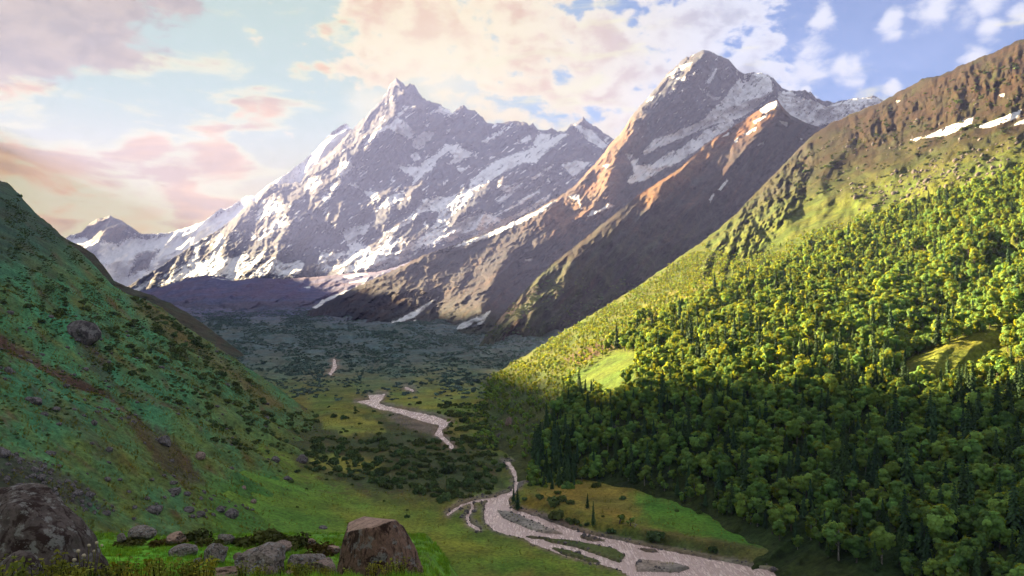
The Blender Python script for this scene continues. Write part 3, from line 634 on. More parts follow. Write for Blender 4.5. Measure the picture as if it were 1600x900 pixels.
# ---- river water
wm, g, out = mat_new('glacier_water')
co = g.node('ShaderNodeTexCoord').outputs['Object']
p = g.node('ShaderNodeBsdfPrincipled')
mpn = g.node('ShaderNodeMapping'); mpn.inputs['Rotation'].default_value = (0, 0, R(28)); mpn.inputs['Scale'].default_value = (1.0, 0.16, 1.0); g.l.new(co, mpn.inputs['Vector']); flow = mpn.outputs[0]
foam = g.math('MULTIPLY', g.ramp(g.noise(flow, 0.9, 7, 0.68, 0.8), 0.47, 0.62), g.ramp(g.noise(co, 0.11, 4, 0.6), 0.36, 0.6, 0.25, 1.0))
g.l.new(g.mix(foam, (0.58, 0.41, 0.37), (0.76, 0.59, 0.53)), p.inputs['Base Color'])
g.l.new(g.ramp(foam, 0, 1, 0.16, 0.6), p.inputs['Roughness'])
p.inputs['IOR'].default_value = 1.33; p.inputs['Specular IOR Level'].default_value = 0.8
b = g.node('ShaderNodeBump'); b.inputs['Distance'].default_value = 0.35
g.l.new(g.noise(flow, 1.4, 6, 0.65, 0.8), b.inputs['Height']); g.l.new(b.outputs[0], p.inputs['Normal'])
g.l.new(p.outputs[0], out.inputs[0])
rap = fbm(Xf / 5, Yf / 8, 3, 47)
Pw = np.stack([Xf, Yf, zw - 0.35 + 0.12 * rap], -1)
wo = grid_mesh('river_water', Pw, wm, keep=rsd > -3.0)
setting(wo, 'milky braided river winding down the valley floor')

# ---- near left hillside
l1_top = [(-2400, -420), (-1457, -500), (-900, -250), (-420, -50), (-300, 53), (-287, 62), (-275, 72), (-262, 83), (-245, 97), (-219, 116), (-185, 138), (-113, 174), (-50, 232), (0, 282), (12, 286), (30, 303), (45, 322), (62, 338), (80, 352), (110, 380), (128, 395), (150, 418), (172, 442), (195, 458), (225, 468), (255, 482), (280, 503), (310, 524), (345, 545), (390, 577), (430, 603), (470, 632), (510, 660), (560, 700)]
def l1_depth(px, py):
    v = (0.5 * (px - 800) + 0.86 * (HZ - py)) / F + 0.1
    return -92.0 / np.minimum(v, -0.040)
def l1_lift(px, py, X, Y, Z):
    u = X * 0.98 + Y * 0.2; v = -X * 0.2 + Y * 0.98
    e = sstep(2, 60, py - pl(px, l1_top))
    z = Z + e * (9.0 * (ridged(v / 95, u / 240, 3, 65) - 0.5) + 3.0 * fbm(v / 22, u / 60, 4, 66)) + 0.7 * fbm(X / 5, Y / 6, 3, 67)
    z = z + 5.0 * crest(px, py, [(110, 520), (140, 522)], 26) * e
    # gully followed by the brown slide
    z = z - 6.0 * e * crest(px, py, [(-60, 480), (0, 520), (60, 552), (120, 590), (180, 612), (250, 668)], 26)
    return z
def l1_col(px, py, P):
    a, cc = rot(px, py, 38)
    c = np.ones(px.shape + (3,)) * rgb((0.060, 0.190, 0.085))
    c = paint(c, fbm(cc / 16, a / 60, 4, 93) * 1.8 + 0.15, (0.120, 0.125, 0.026), 0.8)
    c = paint(c, sstep(640, 760, py + 0.15 * px) * np.clip(0.7 + fbm(cc / 24, a / 70, 3, 94), 0, 1), (0.125, 0.140, 0.024), 0.75)
    c = paint(c, np.clip(fbm(cc / 11, a / 50, 4, 95) * 2.6 - 0.45, 0, 1), (0.125, 0.068, 0.042), 0.8)
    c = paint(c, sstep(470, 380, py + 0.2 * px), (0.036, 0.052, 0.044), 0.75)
    br = (0.078, 0.043, 0.034)
    for p, k in (([(-40, 488), (0, 505), (70, 550), (115, 575), (165, 602), (200, 630), (262, 672), (230, 668), (150, 618), (90, 590), (40, 560), (-40, 530)], 0.95), ([(190, 640), (235, 668), (290, 715), (350, 785), (380, 808), (340, 812), (290, 780), (240, 720), (200, 680)], 0.7),
                 ([(110, 525), (150, 540), (180, 590), (240, 625), (210, 620), (150, 575)], 0.6), ([(250, 620), (290, 640), (280, 650), (250, 640)], 0.6), ([(40, 600), (110, 650), (200, 740), (150, 720), (60, 650)], 0.35)):
        c = paint(c, mask(px, py, p, 5, 8, 12), br, k)
    c = paint(c, mask(px, py, [(200, 462), (260, 490), (330, 545), (400, 600), (450, 640), (420, 640), (350, 590), (270, 530), (215, 490)], 9, 8, 18), (0.145, 0.105, 0.040), 0.8)
    c = paint(c, mask(px, py, [(300, 760), (420, 740), (560, 800), (560, 960), (240, 960), (330, 850)], 20, 12, 24), (0.070, 0.170, 0.026), 0.8)
    c = paint(c, mask(px, py, [(-20, 712), (60, 722), (130, 760), (170, 800), (60, 800), (-20, 780)], 6, 14, 12), (0.060, 0.052, 0.052), 0.7)
    return c
sheet('left_hillside', 'steep grassy left hillside with brown earth slides in shade', np.concatenate([seq(-2400, -200, 60), seq(-190, -10, 6), seq(-6, 560, 1.7)]), 260, l1_top, [(-2400, 1500), (-900, 1300), (-200, 1000), (0, 960), (560, 960)],
      l1_depth, M_L1, l1_col, None, jag=(2.4, 16), back=(30, 8, 0.75), lift=l1_lift)

# ---- right hillside, forested below and brown alpine slope above
r1_top = [(600, 720), (650, 680), (690, 648), (720, 622), (760, 592), (820, 556), (900, 506), (960, 470), (1000, 446), (1050, 410), (1100, 376), (1130, 352), (1160, 325), (1190, 292), (1215, 268), (1240, 240), (1255, 225), (1275, 207), (1300, 192), (1340, 174), (1380, 157), (1400, 147), (1425, 133), (1440, 124), (1470, 118), (1490, 108), (1510, 98), (1540, 87), (1565, 76), (1585, 66), (1600, 60), (1700, 20), (1900, -60), (2200, -100)]
r1_bot = [(600, 740), (700, 720), (800, 800), (1000, 840), (1200, 930), (1300, 980), (2200, 1100)]
r1_depth = TPS([(1320, 895, 246), (1240, 870, 262), (1100, 806, 322), (1000, 772, 360), (900, 752, 395), (830, 768, 382), (1150, 720, 345), (1250, 550, 455), (1500, 300, 730), (1600, 60, 1300), (1275, 207, 1550), (1100, 376, 1220), (900, 506, 1000), (760, 592, 850), (690, 660, 620), (770, 715, 470), (720, 690, 540), (860, 650, 520), (1000, 600, 480), (1000, 520, 660), (1200, 400, 850), (1400, 400, 680), (1400, 200, 1250), (1600, 895, 212), (1600, 600, 350), (1600, 330, 610), (1900, 400, 450), (1900, 0, 1150), (2200, 900, 170), (2200, 200, 700), (870, 580, 680), (1300, 300, 1050)])
CLIFF = [(1080, 430), (1120, 370), (1160, 320), (1195, 270), (1235, 215), (1260, 215), (1270, 260), (1255, 300), (1240, 335), (1215, 355), (1190, 385), (1150, 420), (1110, 445)]
SKYROCK = [(1300, 190), (1400, 145), (1500, 100), (1600, 58), (1700, 20), (1700, 150), (1600, 170), (1540, 175), (1500, 190), (1440, 205), (1390, 220), (1330, 230)]
def r1_rel(px, py, X, Y, Z):
    a, c = rot(px, py, 112)
    cl = mask(px, py, CLIFF, 16, 8, 20); sk = mask(px, py, SKYROCK, 24, 8, 20)
    a3, c3 = rot(px, py, 100)
    h = cl * (80 * (ridged((c + 8 * fbm(px / 22, py / 22, 3, 118)) / 24, a / 60, 6, 97, 0.68) - 0.4) + 26 * fbm(px / 8, py / 8, 3, 98))
    h += sk * (40 * (ridged((c3 + 9 * fbm(px / 30, py / 30, 3, 106)) / 26, a3 / 50, 5, 99, 0.6) - 0.4) * (0.4 + 1.2 * np.clip(fbm(px / 60, py / 50, 2, 108) + 0.4, 0, 1)) + 8 * fbm(px / 5, py / 5, 3, 98))
    a2, c2 = rot(px, py, 135)
    up = sstep(430, 330, py + 0.15 * (1200 - px))
    h += up * (30 * (ridged(c2 / 60, a2 / 110, 4, 101) - 0.45) + 22 * fbm(px / 60, py / 44, 3, 104) + 3 * fbm(px / 9, py / 9, 3, 102))
    h += (1 - up) * (16 * (ridged(c2 / 70, a2 / 220, 3, 103) - 0.45))
    # gully and bright spur on the right
    h -= 34 * crest(px, py, [(1600, 395), (1540, 440), (1470, 500), (1400, 570)], 34)
    h += 22 * crest(px, py, [(1640, 440), (1560, 500), (1480, 545), (1400, 585)], 34)
    h += 40 * crest(px, py, [(1180, 440), (1060, 480), (960, 520), (860, 575), (790, 610)], 40)
    return h * np.clip(Y / 700, 0.5, 1.3)
def r1_col(px, py, P):
    a2, c2 = rot(px, py, 150)
    c = np.ones(px.shape + (3,)) * rgb((0.022, 0.014, 0.008))
    c = paint(c, fbm(c2 / 12, a2 / 60, 4, 105) * 1.8 + 0.2, (0.030, 0.036, 0.010), 0.85)
    c = paint(c, fbm(c2 / 9, a2 / 40, 4, 107) * 2.0 - 0.1, (0.022, 0.014, 0.012), 0.8)
    a, cc = rot(px, py, 104)
    rk = rgb((0.042, 0.036, 0.034))
    c = paint(c, mask(px, py, CLIFF, 8, 10, 16) * np.clip(0.75 + 1.2 * fbm(cc / 8, a / 26, 4, 109), 0, 1), rk, 0.85)
    c = paint(c, mask(px, py, SKYROCK, 14, 12, 18) * np.clip(0.55 + 1.4 * fbm(cc / 8, a / 30, 4, 111), 0, 1), (0.036, 0.021, 0.012), 0.8)
    c = paint(c, np.clip(fbm(px / 5, py / 3.5, 3, 113) * 3 - 1.0, 0, 1) * sstep(210, 240, py) * sstep(340, 300, py) * sstep(1380, 1480, px), (0.16, 0.13, 0.105), 0.7)
    c = paint(c, sstep(190, 330, py + 0.1 * (px - 1300)) * np.clip(0.5 + 1.2 * fbm(c2 / 14, a2 / 50, 4, 117), 0, 1), (0.050, 0.066, 0.014), 0.7)
    # below the tree line: green understorey
    tl = pl(px, [(700, 600), (900, 500), (1000, 445), (1100, 378), (1150, 368), (1250, 338), (1330, 318), (1400, 302), (1500, 278), (1600, 254), (1900, 190)])
    gr = sstep(-62, 16, py - tl + 8 * fbm(px / 18, py / 12, 3, 115))
    c = paint(c, gr, (0.085, 0.112, 0.016), 0.9)
    c = paint(c, sstep(560, 620, py) * sstep(880, 920, px), (0.030, 0.050, 0.018), 0.8)  # shade below the forest's shadow line put into the ground colour
    # scrubby slope above the river bend
    c = paint(c, mask(px, py, [(690, 650), (760, 600), (860, 590), (890, 620), (850, 700), (830, 770), (780, 725), (700, 690)], 14, 14, 20), (0.068, 0.088, 0.030), 0.85)
    for p, k in (([(880, 592), (915, 562), (955, 548), (992, 550), (990, 600), (960, 615), (900, 606)], (0.088, 0.140, 0.018)), ([(990, 500), (1030, 488), (1030, 495), (985, 515), (970, 520)], (0.20, 0.16, 0.05)), ([(1400, 575), (1450, 545), (1520, 520), (1600, 490), (1600, 600), (1420, 590)], (0.135, 0.150, 0.020)),
                 ([(880, 560), (930, 535), (1000, 520), (960, 545), (900, 570)], (0.09, 0.06, 0.04)), ([(1420, 560), (1470, 545), (1490, 555), (1430, 575)], (0.120, 0.150, 0.022)), ([(1000, 470), (1100, 440), (1180, 425), (1240, 400), (1250, 410), (1130, 455), (1010, 490)], (0.15, 0.16, 0.03))):
        c = paint(c, mask(px, py, p, 4, 5, 10), k, 0.9)
    return c
def r1_snow(px, py, P):
    a = polys_attr(px, py, [[(1440, 216), (1470, 202), (1500, 190), (1521, 182), (1518, 194), (1480, 211)], [(1522, 199), (1560, 186), (1596, 171), (1592, 183), (1545, 200)], [(1422, 218), (1440, 214), (1432, 220)], [(1560, 150), (1570, 145), (1568, 152)], [(1580, 196), (1600, 186), (1600, 194)], [(1398, 158), (1408, 156), (1402, 160)]], 1.6)
    return a + 0.2 * fbm(px / 4, py / 3, 3, 88)
sheet('right_hillside', 'long right mountainside, brown rocky alpine slope above and forest ground below', np.concatenate([seq(600, 1640, 2.1), seq(1650, 2200, 25)]), 330, r1_top, r1_bot, r1_depth, M_R1, r1_col, r1_rel, jag=(4.2, 26), back=(40, 7, 0.7), snow=r1_snow)

# ---- near ground on which the boulders lie
def fore_h(X, Y):
    z = np.interp(Y, [0, 2, 9, 14, 25, 32, 40, 47, 54, 120, 160], [-1.3, -1.75, -3.35, -5.1, -8.9, -10.45, -12.5, -13.9, -17.0, -62, -100])
    right = X + 0.105 * Y
    z = z - 1.3 * np.maximum(0, right + 0.15) - 0.006 * np.maximum(0, right) ** 2
    z = z + 0.16 * fbm(X / 2.6, Y / 2.6, 4, 121) + 0.30 * fbm(X / 9, Y / 9, 2, 122) * sstep(8, 20, Y)
    return z
fx = np.concatenate([seq(-900, -20, 20), seq(-16, 720, 3.2), seq(730, 2600, 40)])
fY = np.exp(np.linspace(np.log(1.0), np.log(150), 210))
PXn, Yn = np.meshgrid(fx, fY); Xn = (PXn - 800) / F * Yn
Zn = fore_h(Xn, Yn)
Pn = np.stack([Xn, Yn, Zn], -1); PYn = HZ - Zn / Yn * F
cn = np.ones(PXn.shape + (3,)) * rgb((0.130, 0.280, 0.030))
cn = paint(cn, fbm(Xn / 1.6, Yn / 1.6, 4, 123) * 1.6 + 0.1, (0.085, 0.085, 0.022), 0.8)
cn = paint(cn, fbm(Xn / 1.0, Yn / 1.0, 4, 125) * 2.2 - 0.2, (0.060, 0.040, 0.022), 0.75)
cn = paint(cn, sstep(24, 30, Yn) * sstep(47, 40, Yn) * sstep(420, 320, PXn), (0.130, 0.380, 0.024), 0.8)
no = grid_mesh('foreground_ground', Pn, M_FORE, {'col': cn})
setting(no, 'near grassy shelf strewn with boulders at the bottom of the view')
SHEETS['foreground_ground'] = dict(PX=PXn, PY=PYn, P=Pn, o=no)

# ------------------------------------------------------------------ plants: prototypes
def leaf_mat(name, base, var=0.35, hue=0.25, trans=0.25, warmc=(1.5, 1.05, 0.5), tcol=(1.3, 1.1, 0.7)):
    m, g, out = mat_new(name)
    oi = g.node('ShaderNodeObjectInfo').outputs['Random']
    tint = g.node('ShaderNodeAttribute', attribute_name='col').outputs['Color']
    c = g.mix(1.0, tint, base, 'MULTIPLY')
    c = g.mix(1.0, c, g.ramp(oi, 0, 1, 1 - var, 1 + var, False), 'MULTIPLY')
    r2 = g.math('FRACT', g.math('MULTIPLY', oi, 7.31))
    c = g.mix(g.math('MULTIPLY', r2, hue * 2), c, g.mix(1.0, c, warmc, 'MULTIPLY'))
    p = g.node('ShaderNodeBsdfPrincipled'); g.l.new(c, p.inputs['Base Color'])
    p.inputs['Roughness'].default_value = 0.75; p.inputs['Specular IOR Level'].default_value = 0.15
    t = g.node('ShaderNodeBsdfTranslucent'); g.l.new(g.mix(1.0, c, tcol, 'MULTIPLY'), t.inputs[0])      # light that passes a leaf is yellower
    mx_ = g.node('ShaderNodeMixShader'); mx_.inputs[0].default_value = trans
    g.l.new(p.outputs[0], mx_.inputs[1]); g.l.new(t.outputs[0], mx_.inputs[2]); res = mx_.outputs[0]
    g.l.new(res, out.inputs[0])
    return m
LEAF = leaf_mat('birch_leaves', (0.122, 0.262, 0.078), 0.30, 0.27, 0.46, (1.55, 1.04, 0.6), (2.9, 1.5, 0.22))
NEEDLE = leaf_mat('conifer_needles', (0.040, 0.085, 0.036), 0.30, 0.25, 0.10)
SHRUBL = leaf_mat('shrub_leaves', (0.070, 0.125, 0.046), 0.35, 0.40, 0.25, (1.5, 0.95, 0.6))
HERB = leaf_mat('herb_leaves', (0.150, 0.180, 0.026), 0.35, 0.4, 0.3)
GRASSM = leaf_mat('grass_blades', (0.130, 0.290, 0.030), 0.35, 0.45, 0.25)
def bark_mat(name, a, b):
    m, g, out = mat_new(name)
    co = g.node('ShaderNodeTexCoord').outputs['Object']
    p = g.node('ShaderNodeBsdfPrincipled')
    g.l.new(g.mix(g.ramp(g.noise(g.vmath('MULTIPLY', co, (3, 3, 1)), 2.5, 5, 0.6), 0.4, 0.62), a, b), p.inputs['Base Color'])
    p.inputs['Roughness'].default_value = 0.9; g.l.new(p.outputs[0], out.inputs[0]); return m
BARK = bark_mat('brown_bark', (0.06, 0.042, 0.03), (0.13, 0.10, 0.08))
BIRCH = bark_mat('pale_bark', (0.10, 0.08, 0.07), (0.34, 0.30, 0.27))
DEADW = bark_mat('bleached_wood', (0.22, 0.19, 0.17), (0.42, 0.38, 0.35))

def tube(V, Fc, a, b, r0, r1, n=5):
    a = np.array(a, float); b = np.array(b, float); d_ = b - a; L = np.linalg.norm(d_) + 1e-9; d_ /= L
    u = np.cross(d_, (0.3, 0.9, 0.2)); u /= np.linalg.norm(u); w = np.cross(d_, u); k = len(V)
    for (c, r) in ((a, r0), (b, r1)):
        for i in range(n):
            t = 2 * math.pi * i / n; V.append(c + r * (math.cos(t) * u + math.sin(t) * w))
    for i in range(n): Fc.append((k + i, k + (i + 1) % n, k + n + (i + 1) % n, k + n + i))
def quads(C0, N, S, rng, asp=1.0):
    """leaf cards: centres, normals, half sizes -> vertices and faces (an uneven bent quad each)"""
    n = len(C0); N = N / (np.linalg.norm(N, axis=1, keepdims=True) + 1e-9)
    r = rng.normal(size=(n, 3)); T = np.cross(N, r); T /= np.linalg.norm(T, axis=1, keepdims=True) + 1e-9; B = np.cross(N, T)
    V = []
    for sx, sy in ((-1, -0.6), (0.7, -1), (1, 0.7), (-0.6, 1)):
        j = 1 + 0.35 * rng.uniform(-1, 1, (n, 1))
        V.append(C0 + S[:, None] * j * (sx * T + sy * asp * B) + S[:, None] * 0.25 * N * rng.uniform(-1, 1, (n, 1)))
    V = np.stack(V, 1).reshape(-1, 3); Fc = np.arange(4 * n).reshape(n, 4)
    return V, Fc
def set_tint(me, t):
    a = me.color_attributes.new('col', 'FLOAT_COLOR', 'POINT')
    t = np.asarray(t, np.float32)
    if t.ndim == 1: t = np.repeat(t[:, None], 3, 1)
    a.data.foreach_set('color', np.concatenate([t, np.ones((len(t), 1), np.float32)], 1).reshape(-1))
def broadleaf(seed, h=10.0, w=4.4, n_cl=34, per=34, size=0.42, low=0.10):
    rng = np.random.RandomState(seed)
    V, Fc = [], []
    lean = rng.uniform(-0.5, 0.5, 2)
    top = np.array([lean[0], lean[1], h * 0.72])
    pts = [np.array([0, 0, -0.8]), np.array([lean[0] * 0.2, lean[1] * 0.2, h * 0.3]), np.array([lean[0] * 0.7, lean[1] * 0.7, h * 0.55]), top]
    for i in range(3): tube(V, Fc, pts[i], pts[i + 1], 0.24 - 0.06 * i, 0.18 - 0.06 * i)
    cen = []; rad = []
    sub = [(rng.uniform(-0.35, 0.35) * w, rng.uniform(-0.35, 0.35) * w, rng.uniform(0.30, 0.80) * h, rng.uniform(0.5, 0.85)) for _ in range(4)]
    for i in range(n_cl):
        sx, sy, sz, sr = sub[i % 4]
        d_ = rng.normal(size=3); d_ /= np.linalg.norm(d_); d_[2] = d_[2] * 0.9 + 0.1
        q = np.array([sx, sy, sz]) + d_ * np.array([w * sr * 0.72, w * sr * 0.72, h * 0.27]) * rng.uniform(0.6, 1.0)
        q[2] = max(q[2], low * h); cen.append(q); rad.append(rng.uniform(0.85, 1.5) * w / 4.4)
        if i % 4 == 0: tube(V, Fc, pts[1 + i % 3], q, 0.07, 0.02, 4)
    trunk = (np.array(V), list(Fc))
    cs, ns, ss, tt = [], [], [], []
    ctr = np.array([lean[0] * 0.6, lean[1] * 0.6, h * 0.52])
    for q, r in zip(cen, rad):
        d_ = rng.normal(size=(per, 3)); d_ /= np.linalg.norm(d_, axis=1, keepdims=True)
        c = q + d_ * r * rng.uniform(0.55, 1.05, (per, 1)) * np.array([1, 1, 0.75])
        out = c - ctr; out /= np.linalg.norm(out, axis=1, keepdims=True)
        cs.append(c); ns.append(d_ * 0.7 + out * 0.9 + rng.normal(size=(per, 3)) * 0.22 + np.array([0, 0, 0.25])); ss.append(size * rng.uniform(0.6, 1.3, per) * w / 4.4)
        tt.append(np.repeat(rng.uniform(0.75, 1.25) * rng.uniform(0.85, 1.15, per), 4))
    CV, CF = quads(np.concatenate(cs), np.concatenate(ns), np.concatenate(ss), rng)
    return trunk, (CV, CF, np.concatenate(tt))
def conifer(seed, h=14.0, w=2.3, levels=17):
    rng = np.random.RandomState(seed); V, Fc = [], []
    tube(V, Fc, (0, 0, -0.8), (0, 0, h * 0.5), 0.24, 0.15); tube(V, Fc, (0, 0, h * 0.5), (0, 0, h), 0.15, 0.02)
    cs, ns, ss, tt = [], [], [], []
    for l in range(levels):
        f = l / (levels - 1); z = h * (0.14 + 0.85 * f); r = w * (1 - f) ** 0.85 * rng.uniform(0.75, 1.15) + 0.12
        nb = int(9 - 4 * f); a0 = rng.uniform(0, 6.28)
        for b in range(nb):
            a = a0 + b * 6.283 / nb + rng.uniform(-0.25, 0.25); L = r * rng.uniform(0.7, 1.15)
            for k in range(5):
                u = (k + 0.6) / 5; p_ = np.array([math.cos(a) * L * u, math.sin(a) * L * u, z - 0.42 * L * u * u + rng.uniform(-0.1, 0.1)])
                cs.append(p_); ns.append(np.array([math.cos(a) * 0.7, math.sin(a) * 0.7, 0.75]) + rng.normal(size=3) * 0.35)
                ss.append((0.34 + 0.18 * (1 - u)) * (0.6 + 0.6 * (1 - f))); tt.append(np.full(4, rng.uniform(0.7, 1.25)))
    CV, CF = quads(np.array(cs), np.array(ns), np.array(ss), rng)
    return (np.array(V), Fc), (CV, CF, np.concatenate(tt))
def shrub(seed, w=1.0, h=0.8, n_cl=12, per=26, size=0.16):
    rng = np.random.RandomState(seed); V, Fc = [], []
    cs, ns, ss, tt = [], [], [], []
    for i in range(n_cl):
        a = rng.uniform(0, 6.28); rr = w * math.sqrt(rng.uniform(0, 1)) * 0.8; q = np.array([rr * math.cos(a), rr * math.sin(a), h * rng.uniform(0.25, 0.75) * (1.1 - 0.6 * rr / w)])
        tube(V, Fc, (0.1 * math.cos(a), 0.1 * math.sin(a), -0.15), q, 0.035, 0.012, 4)
        r = rng.uniform(0.22, 0.42) * w
        d_ = rng.normal(size=(per, 3)); d_ /= np.linalg.norm(d_, axis=1, keepdims=True); d_[:, 2] = np.abs(d_[:, 2]) - 0.25
        cs.append(q + d_ * r * rng.uniform(0.5, 1.05, (per, 1))); ns.append(d_ + rng.normal(size=(per, 3)) * 0.4 + np.array([0, 0, 0.3])); ss.append(size * rng.uniform(0.6, 1.3, per))
        tt.append(np.repeat(rng.uniform(0.7, 1.3) * rng.uniform(0.85, 1.15, per), 4))
    CV, CF = quads(np.concatenate(cs), np.concatenate(ns), np.concatenate(ss), rng)
    return (np.array(V), Fc), (CV, CF, np.concatenate(tt))
PROTO = {}
def add_proto(kind, parts, m_tr, m_cr):
    (tv, tf), (cv, cf, tint) = parts
    k = len(PROTO.setdefault(kind, []))
    tm = py_mesh('%s_trunk_mesh' % kind, tv, tf, m_tr, smooth=True); cm = py_mesh('%s_crown_mesh' % kind, cv, cf, m_cr); set_tint(cm, tint)
    jm = py_mesh('%s_whole_mesh' % kind, np.concatenate([tv, cv]), [tuple(f) for f in tf] + [tuple(np.array(f) + len(tv)) for f in cf], [m_tr, m_cr], [0] * len(tf) + [1] * len(cf))
    set_tint(jm, np.concatenate([np.ones(len(tv)), tint]))
    PROTO[kind].append((tm, cm, jm))
for s_ in range(6): add_proto('birch', broadleaf(100 + s_, 7.6 + 0.6 * s_, 3.3 + 0.28 * (s_ % 3), 30, 58, 0.36), BIRCH if s_ % 3 == 0 else BARK, LEAF)
for s_ in range(3): add_proto('conifer', conifer(200 + s_, 12.5 + 1.5 * s_, 2.1 + 0.25 * s_), BARK, NEEDLE)
for s_ in range(4): add_proto('shrub', shrub(300 + s_), BARK, SHRUBL)
FARL = leaf_mat('valley_scrub_leaves', (0.110, 0.190, 0.180), 0.35, 0.35, 0.25, (1.3, 0.95, 0.9))  # leaf colour carries a painted blue haze tint
for s_ in range(3): add_proto('valley_shrub', shrub(320 + s_), BARK, FARL)
for s_ in range(2): add_proto('birchlet', broadleaf(400 + s_, 3.6, 2.0, 12, 22, 0.50, 0.12), BARK, LEAF)

# ---- scattering
def scatter(name, n, wfun, seed, spacing=None):
    sh = SHEETS[name]; P = sh['P']; rng = np.random.RandomState(seed)
    a = P[:-1, 1:] - P[:-1, :-1]; b = P[1:, :-1] - P[:-1, :-1]
    ar = np.linalg.norm(np.cross(a, b), axis=-1)
    px = (sh['PX'][:-1, :-1] + sh['PX'][1:, 1:]) / 2; py = (sh['PY'][:-1, :-1] + sh['PY'][1:, 1:]) / 2
    w = (ar * wfun(px, py)).reshape(-1)
    if w.sum() <= 0: return np.zeros((0, 3)), np.zeros(0), np.zeros(0)
    k = rng.choice(len(w), n, p=w / w.sum())
    i, j = np.unravel_index(k, ar.shape); u = rng.rand(n, 1); v = rng.rand(n, 1)
    pos = (P[i, j] * (1 - u) + P[i, j + 1] * u) * (1 - v) + (P[i + 1, j] * (1 - u) + P[i + 1, j + 1] * u) * v
    qx, qy = px[i, j], py[i, j]
    if spacing is None: return pos, qx, qy
    cell = {}; ok = []
    sp = spacing if np.ndim(spacing) else np.full(n, float(spacing)); cs = float(np.max(sp))
    for t in range(n):
        cx, cy_ = int(pos[t, 0] // cs), int(pos[t, 1] // cs); good = True
        for ax in (-1, 0, 1):
            for ay in (-1, 0, 1):
                for q in cell.get((cx + ax, cy_ + ay), ()):
                    if (pos[t, 0] - pos[q, 0]) ** 2 + (pos[t, 1] - pos[q, 1]) ** 2 < (0.5 * (sp[t] + sp[q])) ** 2: good = False; break
                if not good: break
            if not good: break
        if good: cell.setdefault((cx, cy_), []).append(t); ok.append(t)
    ok = np.array(ok, int)
    return pos[ok], qx[ok], qy[ok]

_gn = {}
def gn_group(kind):
    if kind in _gn: return _gn[kind]
    col_ = bpy.data.collections.new(kind + '_prototypes')
    for k, (tm, cm, jm) in enumerate(PROTO[kind]):
        o = bpy.data.objects.new('%s_%02d' % (kind, k), jm); col_.objects.link(o)
    t = bpy.data.node_groups.new('scatter_' + kind, 'GeometryNodeTree')
    t.interface.new_socket('Geometry', in_out='INPUT', socket_type='NodeSocketGeometry'); t.interface.new_socket('Geometry', in_out='OUTPUT', socket_type='NodeSocketGeometry')
    N = t.nodes.new; L = t.links.new
    gi, go = N('NodeGroupInput'), N('NodeGroupOutput'); ci = N('GeometryNodeCollectionInfo'); ci.inputs['Collection'].default_value = col_; ci.inputs['Separate Children'].default_value = True; ci.inputs['Reset Children'].default_value = True
    ip = N('GeometryNodeInstanceOnPoints'); ip.inputs['Pick Instance'].default_value = True
    def na(nm, ty):
        q = N('GeometryNodeInputNamedAttribute'); q.data_type = ty; q.inputs['Name'].default_value = nm; return q.outputs[0]
    e2r = N('FunctionNodeEulerToRotation'); L(na('rot', 'FLOAT_VECTOR'), e2r.inputs[0])
    mp = N('GeometryNodeMeshToPoints'); L(gi.outputs[0], mp.inputs[0])
    L(mp.outputs[0], ip.inputs['Points']); L(ci.outputs[0], ip.inputs['Instance']); L(na('idx', 'INT'), ip.inputs['Instance Index']); L(e2r.outputs[0], ip.inputs['Rotation']); L(na('scl', 'FLOAT_VECTOR'), ip.inputs['Scale'])
    L(ip.outputs[0], go.inputs[0]); _gn[kind] = t
    return t
def gn_scatter(name, label, kind, pos, scl, seed, tilt=0.06):
    rng = np.random.RandomState(seed); n = len(pos)
    me = bpy.data.meshes.new(name); me.vertices.add(n); me.vertices.foreach_set('co', pos.astype(np.float32).reshape(-1))
    rot_ = np.stack([rng.uniform(-tilt, tilt, n), rng.uniform(-tilt, tilt, n), rng.uniform(0, 6.283, n)], 1).astype(np.float32)
    s = np.asarray(scl, float)
    if s.ndim == 1: s = np.stack([s, s, s * rng.uniform(0.88, 1.15, n)], 1)
    for nm, ty, dat, key in (('rot', 'FLOAT_VECTOR', rot_, 'vector'), ('scl', 'FLOAT_VECTOR', s.astype(np.float32), 'vector'), ('idx', 'INT', rng.randint(0, len(PROTO[kind]), n).astype(np.int32), 'value')):
        a = me.attributes.new(nm, ty, 'POINT'); a.data.foreach_set(key, dat.reshape(-1))
    o = bpy.data.objects.new(name, me); C.objects.link(o)
    md = o.modifiers.new('scatter', 'NODES'); md.node_group = gn_group(kind)
    return setting(o, label, 'stuff')
def plant(name, kind, k, pos, scl, rz, label, cat, group, tilt=(0, 0), parts=('trunk', 'crown')):
    tm, cm, _ = PROTO[kind][k]
    e = bpy.data.objects.new(name, None); C.objects.link(e)
    e.location = tuple(float(x) for x in pos); e.rotation_euler = (tilt[0], tilt[1], float(rz)); e.scale = (scl, scl, scl) if np.ndim(scl) == 0 else tuple(float(x) for x in scl)
    e.empty_display_size = 0.5
    for nm, me in zip(parts, (tm, cm)):
        o = bpy.data.objects.new(nm, me); o.parent = e; C.objects.link(o)
    return tag(e, label, cat, group)

